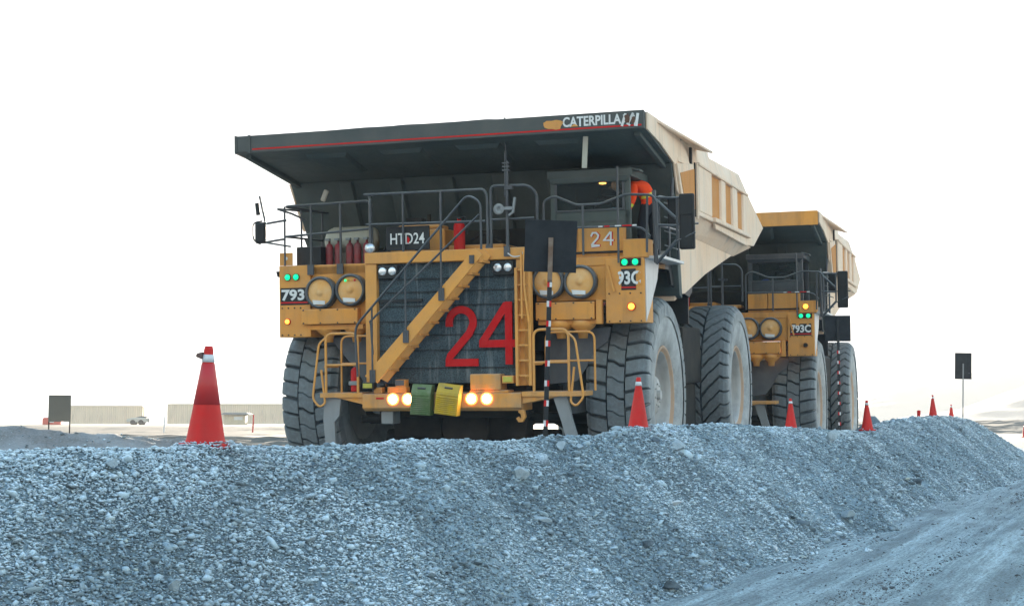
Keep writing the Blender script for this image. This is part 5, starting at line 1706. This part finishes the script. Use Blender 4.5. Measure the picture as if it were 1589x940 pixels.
# ------------------------------------------------------------------ delineator boards on posts
M_board = mat('black_board_paint', (0.012, 0.014, 0.018), 0.7, dirt=(0.035, 0.04, 0.045), damt=0.6, dscale=6, chips=(0.35, 0.37, 0.38))
M_wood = mat('weathered_timber', (0.15, 0.09, 0.06), 0.8, dirt=(0.28, 0.24, 0.20), damt=0.6, dscale=10)
def board_post(x, y, z, H, bw, bh, bz, label, red=True, tilt=0.0, yaw=-0.15, pole_r=0.022, back=False, wood=True):
    rt = empty('delineator_sign', (x, y, z), (0, tilt, yaw))
    b = MB(); b.box(-pole_r, pole_r, -pole_r, pole_r, -0.3, 0.08)
    zz, k = 0.08, 0
    while zz < bz - 0.12:
        for j in (0, 1):
            b.m = (1 if (k + j) % 2 == 0 else 2) if red else 0
            b.box(-pole_r if j == 0 else 0.0, 0.0 if j == 0 else pole_r, -pole_r, pole_r, zz, zz + 0.055)
        b.m = 0
        nz = zz + 0.185
        b.box(-pole_r, pole_r, -pole_r, pole_r, zz + 0.055, nz if nz < bz - 0.12 else bz - 0.1)
        zz = nz; k += 1
    b.m = 3 if wood else 0
    b.box(-pole_r, pole_r, -pole_r, pole_r, bz - 0.1, H)
    b.build('post', [M_black if red else M_steel, M_band, M_red, M_wood], rt)
    b = MB(); o = 0.02 if not back else -0.03
    b.box(-bw / 2, bw / 2, pole_r + .001, pole_r + 0.016, bz, bz + bh)
    b.build('board', M_board, rt, 0.002)
    tag(rt, label, 'sign', 'black delineator boards on posts')
    return rt
b1 = board_post(0.31, 13.75, 1.30, 1.84, 0.49, 0.49, 1.52, 'square black board on a red and white banded post before the front truck', tilt=0.03, yaw=0.0)
b2 = board_post(5.93, 26.8, 1.30, 2.0, 0.46, 0.47, 1.60, 'square black board on a banded post before the rear truck', yaw=-0.1, wood=False)
b3 = board_post(13.4, 44.0, 1.50, 1.70, 0.48, 0.78, 1.24, 'tall narrow black board on a thin post on the far right heap', red=False, tilt=0.03, yaw=-0.3, wood=False, pole_r=0.018)
# grey board on two legs, left background
rt = empty('board_sign', (-9.05, 29.6, 1.15), (0, 0.0, 0.35))
b = MB()
b.box(-0.215, 0.215, -0.01, 0.012, 0.30, 0.83); b.build('board', mat('grey_board', (0.12, 0.115, 0.095), 0.7, dirt=(0.2, 0.19, 0.16), damt=0.5), rt, 0.002)
for x in (-0.20, 0.20):
    b = MB(); b.box(x - 0.012, x + 0.012, 0.013, 0.035, -0.2, 0.83); b.build('leg', M_dark, rt)
tag(rt, 'grey square board on two thin legs behind the berm at the far left', 'sign')

# ------------------------------------------------------------------ containers and far things on the left
M_cont = mat('cream_container_paint', (0.76, 0.62, 0.46), 0.6, dirt=(0.62, 0.52, 0.41), damt=0.5, dscale=0.6)
M_contend = mat('cream_container_doors', (0.62, 0.52, 0.36), 0.6, dirt=(0.40, 0.34, 0.26), damt=0.4)
M_roofc = mat('pale_roof', (0.6, 0.6, 0.58), 0.6)
def container(x, y, z, L, H, W, label, rz):
    rt = empty('shipping_container', (x, y, z), (0, 0, rz))
    b = MB()
    # corrugated long walls
    n = int(L / 0.28)
    for sgy in (0, 1):
        pts = []
        for i in range(n):
            x0 = 0.12 + i * (L - 0.24) / n; d = (L - 0.24) / n
            pts += [(x0, 0.04), (x0 + d * .35, 0.04), (x0 + d * .5, 0.085), (x0 + d * .85, 0.085)]
        pts.append((L - 0.12, 0.04))
        if sgy == 0:
            poly = pts + [(L - .12, 0.12), (0.12, 0.12)]
        else:
            poly = [(p[0], W - p[1]) for p in pts] + [(L - .12, W - 0.12), (0.12, W - 0.12)]
        b.prism(poly, 'z', 0.16, H - 0.12)
    b.box(0, 0.12, 0, W, 0, H)
    for y0 in (0, W - 0.12):
        b.box(0.12, L - 0.12, y0, y0 + 0.12, 0, 0.155); b.box(0.12, L - 0.12, y0, y0 + 0.12, H - 0.118, H)
    b.build('wall', M_cont, rt)
    b = MB(); b.box(0.1, L - 0.1, 0.1, W - 0.1, H - 0.1, H + 0.02); b.build('roof', M_roofc, rt)
    b = MB(); b.box(L - 0.118, L, 0.0, W, 0, H)
    for yy in (0.3, 0.9, 1.5, 2.1):
        if yy < W: b.cyl((L + 0.04, yy, 0.1), (L + 0.04, yy, H - 0.1), 0.03, n=6)
    b.build('door', M_contend, rt)
    tag(rt, label, 'container')
    return rt
container(-58.6, 196, 1.42, 9.4, 2.45, 4.0, 'shorter cream corrugated container right of the grey board sign', 0.18)
container(-44.5, 191, 1.42, 16.5, 2.60, 3.0, 'long cream corrugated container behind the large red cone', 0.0)
# white car by the shorter container
def car(x, y, z, rz, m, label, L=4.3, W=1.7, H=1.45, pickup=False):
    rt = empty('parked_car', (x, y, z), (0, 0, rz))
    b = MB()
    lo = [(0, .35), (0.05, .75), (0.9, .92), (L - 0.5, .95), (L, .8), (L, .35)]
    b.prism(lo, 'y', -W / 2, W / 2)
    b.build('body', m, rt, 0.08)
    b = MB()
    up = [(1.1, .95), (1.8, H), (3.2, H), (L - 0.4, .95)]
    b.prism(up, 'y', -W / 2 + .1, W / 2 - .1)
    b.build('cabin_glass', M_glassd, rt, 0.05)
    for cx in (0.8, L - 0.8):
        for sy in (-1, 1):
            b = MB(); b.cyl((cx, sy * (W / 2 - .2), .33), (cx, sy * (W / 2 + .01), .33), .33, n=18); b.build('wheel', M_dark, rt)
    tag(rt, label, 'car')
    return rt
M_carw = mat('dusty_pale_car_paint', (0.52, 0.49, 0.43), 0.6)
M_carr = mat('red_vehicle_paint', (0.60, 0.06, 0.03), 0.4)
car(-47.8, 184, 1.30, 0.05, M_carw, 'low pale car parked in front of the shorter container', L=2.6, H=1.1, W=1.5)
# red machine cabin beside the sign
rt = empty('red_service_box', (-47.6, 150, 1.36), (0, 0, 0.1))
b = MB(); b.prism([(0, 0), (1.85, 0), (1.85, 0.80), (0.12, 0.72), (0, 0.55)], 'y', 0, 1.3); b.build('box_body', M_carr, rt, 0.05)
b = MB(); b.box(0.62, 1.15, -0.012, -0.002, 0.2, 0.42); b.build('panel', M_white, rt)
b = MB(); b.box(0.1, 1.8, 0.1, 1.2, 0.80, 0.86); b.build('roof', M_roofc, rt)
tag(rt, 'small red service box with a white panel left of the grey board sign', 'service box')
# pale canopied pickup in front of the long container
rt = empty('pale_shelter', (-33.7, 172, 1.34), (0, 0, 0))
b = MB(); b.prism([(-0.1, 1.25), (0.35, 1.42), (2.9, 1.42), (3.25, 1.22), (3.2, 1.16), (0.0, 1.18)], 'y', -0.4, 1.8); b.build('roof', M_steel, rt, 0.03)
b = MB(); b.box(0.25, 2.7, 0, 1.5, 0, 1.16); b.build('wall', M_contend, rt, 0.02)
b = MB(); b.box(1.4, 2.4, -0.02, -0.005, 0.55, 0.95); b.build('window', M_white, rt)
tag(rt, 'pale hut with grey overhanging roof right of the largest cone', 'hut')
def marker_post(x, y, z, h, m, label):
    b = MB(); b.cyl((0, 0, -0.2), (0, 0, h), 0.055, 0.045, 10); b.lathe([(0.05, h), (0.05, h + .03), (0, h + .05)], (0, 0, 0), 'z', 10)
    o = b.build('marker_post', m); o.location = (x, y, z); o.rotation_euler = (0, 0.05, 0)
    tag(o, label, 'marker post')
marker_post(-17.5, 100, 1.05, 0.95, M_red, 'red marker post between the largest cone and the front truck')
marker_post(-23.5, 100, 1.05, 0.85, M_band, 'pale marker post left of the large cone in front of the container gap')
marker_post(10.6, 38.6, 1.50, 0.22, M_red, 'short red stake on the crest of the heap left of the lone cone')

# ------------------------------------------------------------------ single rocks
def rock(x, y, size, m, label, seed, zoff=0.0, rz=0.0, grp=True):
    r = np.random.default_rng(seed)
    import bmesh
    bm = bmesh.new()
    bmesh.ops.create_icosphere(bm, subdivisions=4, radius=1)
    co = np.array([v.co[:] for v in bm.verts])
    for _ in range(16):
        n = r.normal(size=3); n /= np.linalg.norm(n); d = r.uniform(0.30, 0.70)
        p = co @ n; co = co - np.outer(np.maximum(p - d, 0), n)
    co = co * (1 + 0.05 * fbm(co[:, 0] * 3 + seed, co[:, 1] * 3 + co[:, 2] * 2.0, 4, seed)[:, None] * 2)
    for v, c in zip(bm.verts, co): v.co = c * np.array(size) * 1.25
    me = bpy.data.meshes.new('rock'); bm.to_mesh(me); bm.free()
    me.materials.append(m)
    o = bpy.data.objects.new('rock', me); col.objects.link(o)
    z = float(height(np.array([x]), np.array([y]))[0])
    o.location = (x, y, z + zoff); o.rotation_euler = (0.1, 0.15, rz)
    tag(o, label, 'rock', 'loose rocks on the berm and road edge' if grp else None)
def ray_hit(px, py):
    """where the line of sight through a photo point meets the terrain: used to survey rock positions"""
    a = math.atan(188 / 2290)
    d = np.array([(px - 794.5) / 2290, 1, (470 - py) / 2290])
    d = np.array([d[0], d[1] * math.cos(a) - d[2] * math.sin(a), d[1] * math.sin(a) + d[2] * math.cos(a)])
    t = np.linspace(3, 80, 20000)
    X = d[0] * t; Y = d[1] * t; Z = 1.398 + d[2] * t
    hz = height(X, Y)
    i = int(np.argmax(Z < hz))
    return X[i], Y[i]
ROCKS = [((1040, 912), (0.11, 0.07, 0.05), M_rockdark, 'dark angular rock at the bottom edge where the berm meets the road', 1),
         ((1203, 852), (0.045, 0.035, 0.035), M_rockwhite, 'small bright white stone at the berm toe beside the road', 2),
         ((1312, 804), (0.12, 0.09, 0.08), M_rockpale, 'grey rock with a pale top at the toe of the berm halfway along', 3),
         ((1425, 750), (0.13, 0.1, 0.09), M_rockdark, 'dark rock low on the slope under the lone cone', 4),
         ((175, 726), (0.055, 0.05, 0.035), M_rockpale, 'pale frosted slab near the crest at the upper left of the berm', 5),
         ((805, 740), (0.10, 0.08, 0.08), M_rockpale, 'broad pale rock half buried under the striped post', 6),
         ((868, 697), (0.05, 0.05, 0.06), M_rockpale, 'pale rock right below the foot of the striped post', 7),
         ((900, 698), (0.045, 0.04, 0.05), M_rockpale, 'narrow pale rock at the crest right of the striped post', 8),
         ((838, 808), (0.09, 0.05, 0.025), M_rockpale, 'flat pale stone in the middle of the slope', 9),
         ((1005, 848), (0.05, 0.045, 0.04), M_rockdark, 'brownish dark rock on the lower slope right of centre', 10),
         ((545, 905), (0.05, 0.04, 0.035), M_rockpale, 'frosted blocky rock at the lower middle of the slope', 11),
         ((268, 912), (0.045, 0.04, 0.03), M_rockpale, 'rounded blue grey rock at the bottom left of the slope', 12),
         ((1045, 782), (0.10, 0.05, 0.03), M_rockwhite, 'thin white slab on the slope below the second cone', 13),
         ((1289, 684), (0.12, 0.1, 0.14), M_rockpale, 'pale block at the crest left of the low gap', 14),
         ((1050, 694), (0.12, 0.08, 0.07), M_rockpale, 'pale boulder right of and below the second cone', 15),
         ((1018, 684), (0.06, 0.05, 0.04), M_rockdark, 'small dark rock just below the crest beside the second cone', 16)]
for (px, py), sz_, m_, lab, sd_ in ROCKS:
    X_, Y_ = ray_hit(px, py)
    rock(X_, Y_, sz_, m_, lab, sd_, sz_[2] * 0.45, sd_ * 0.7)

# ------------------------------------------------------------------ haze
hz = MB(); hz.box(-700, 1000, -60, 1350, -3, 62)
hm = bpy.data.materials.new('dusty_air')
hm.use_nodes = True
hn = hm.node_tree
hn.nodes.clear()
ho = hn.nodes.new('ShaderNodeOutputMaterial')
hv = hn.nodes.new('ShaderNodeVolumePrincipled')
hv.inputs['Color'].default_value = (0.93, 0.95, 0.97, 1)
hv.inputs['Density'].default_value = 0.0005
hv.inputs['Anisotropy'].default_value = 0.0
hn.links.new(hv.outputs[0], ho.inputs['Volume'])
haze = hz.build('haze', hm)
tag(haze, kind='stuff')
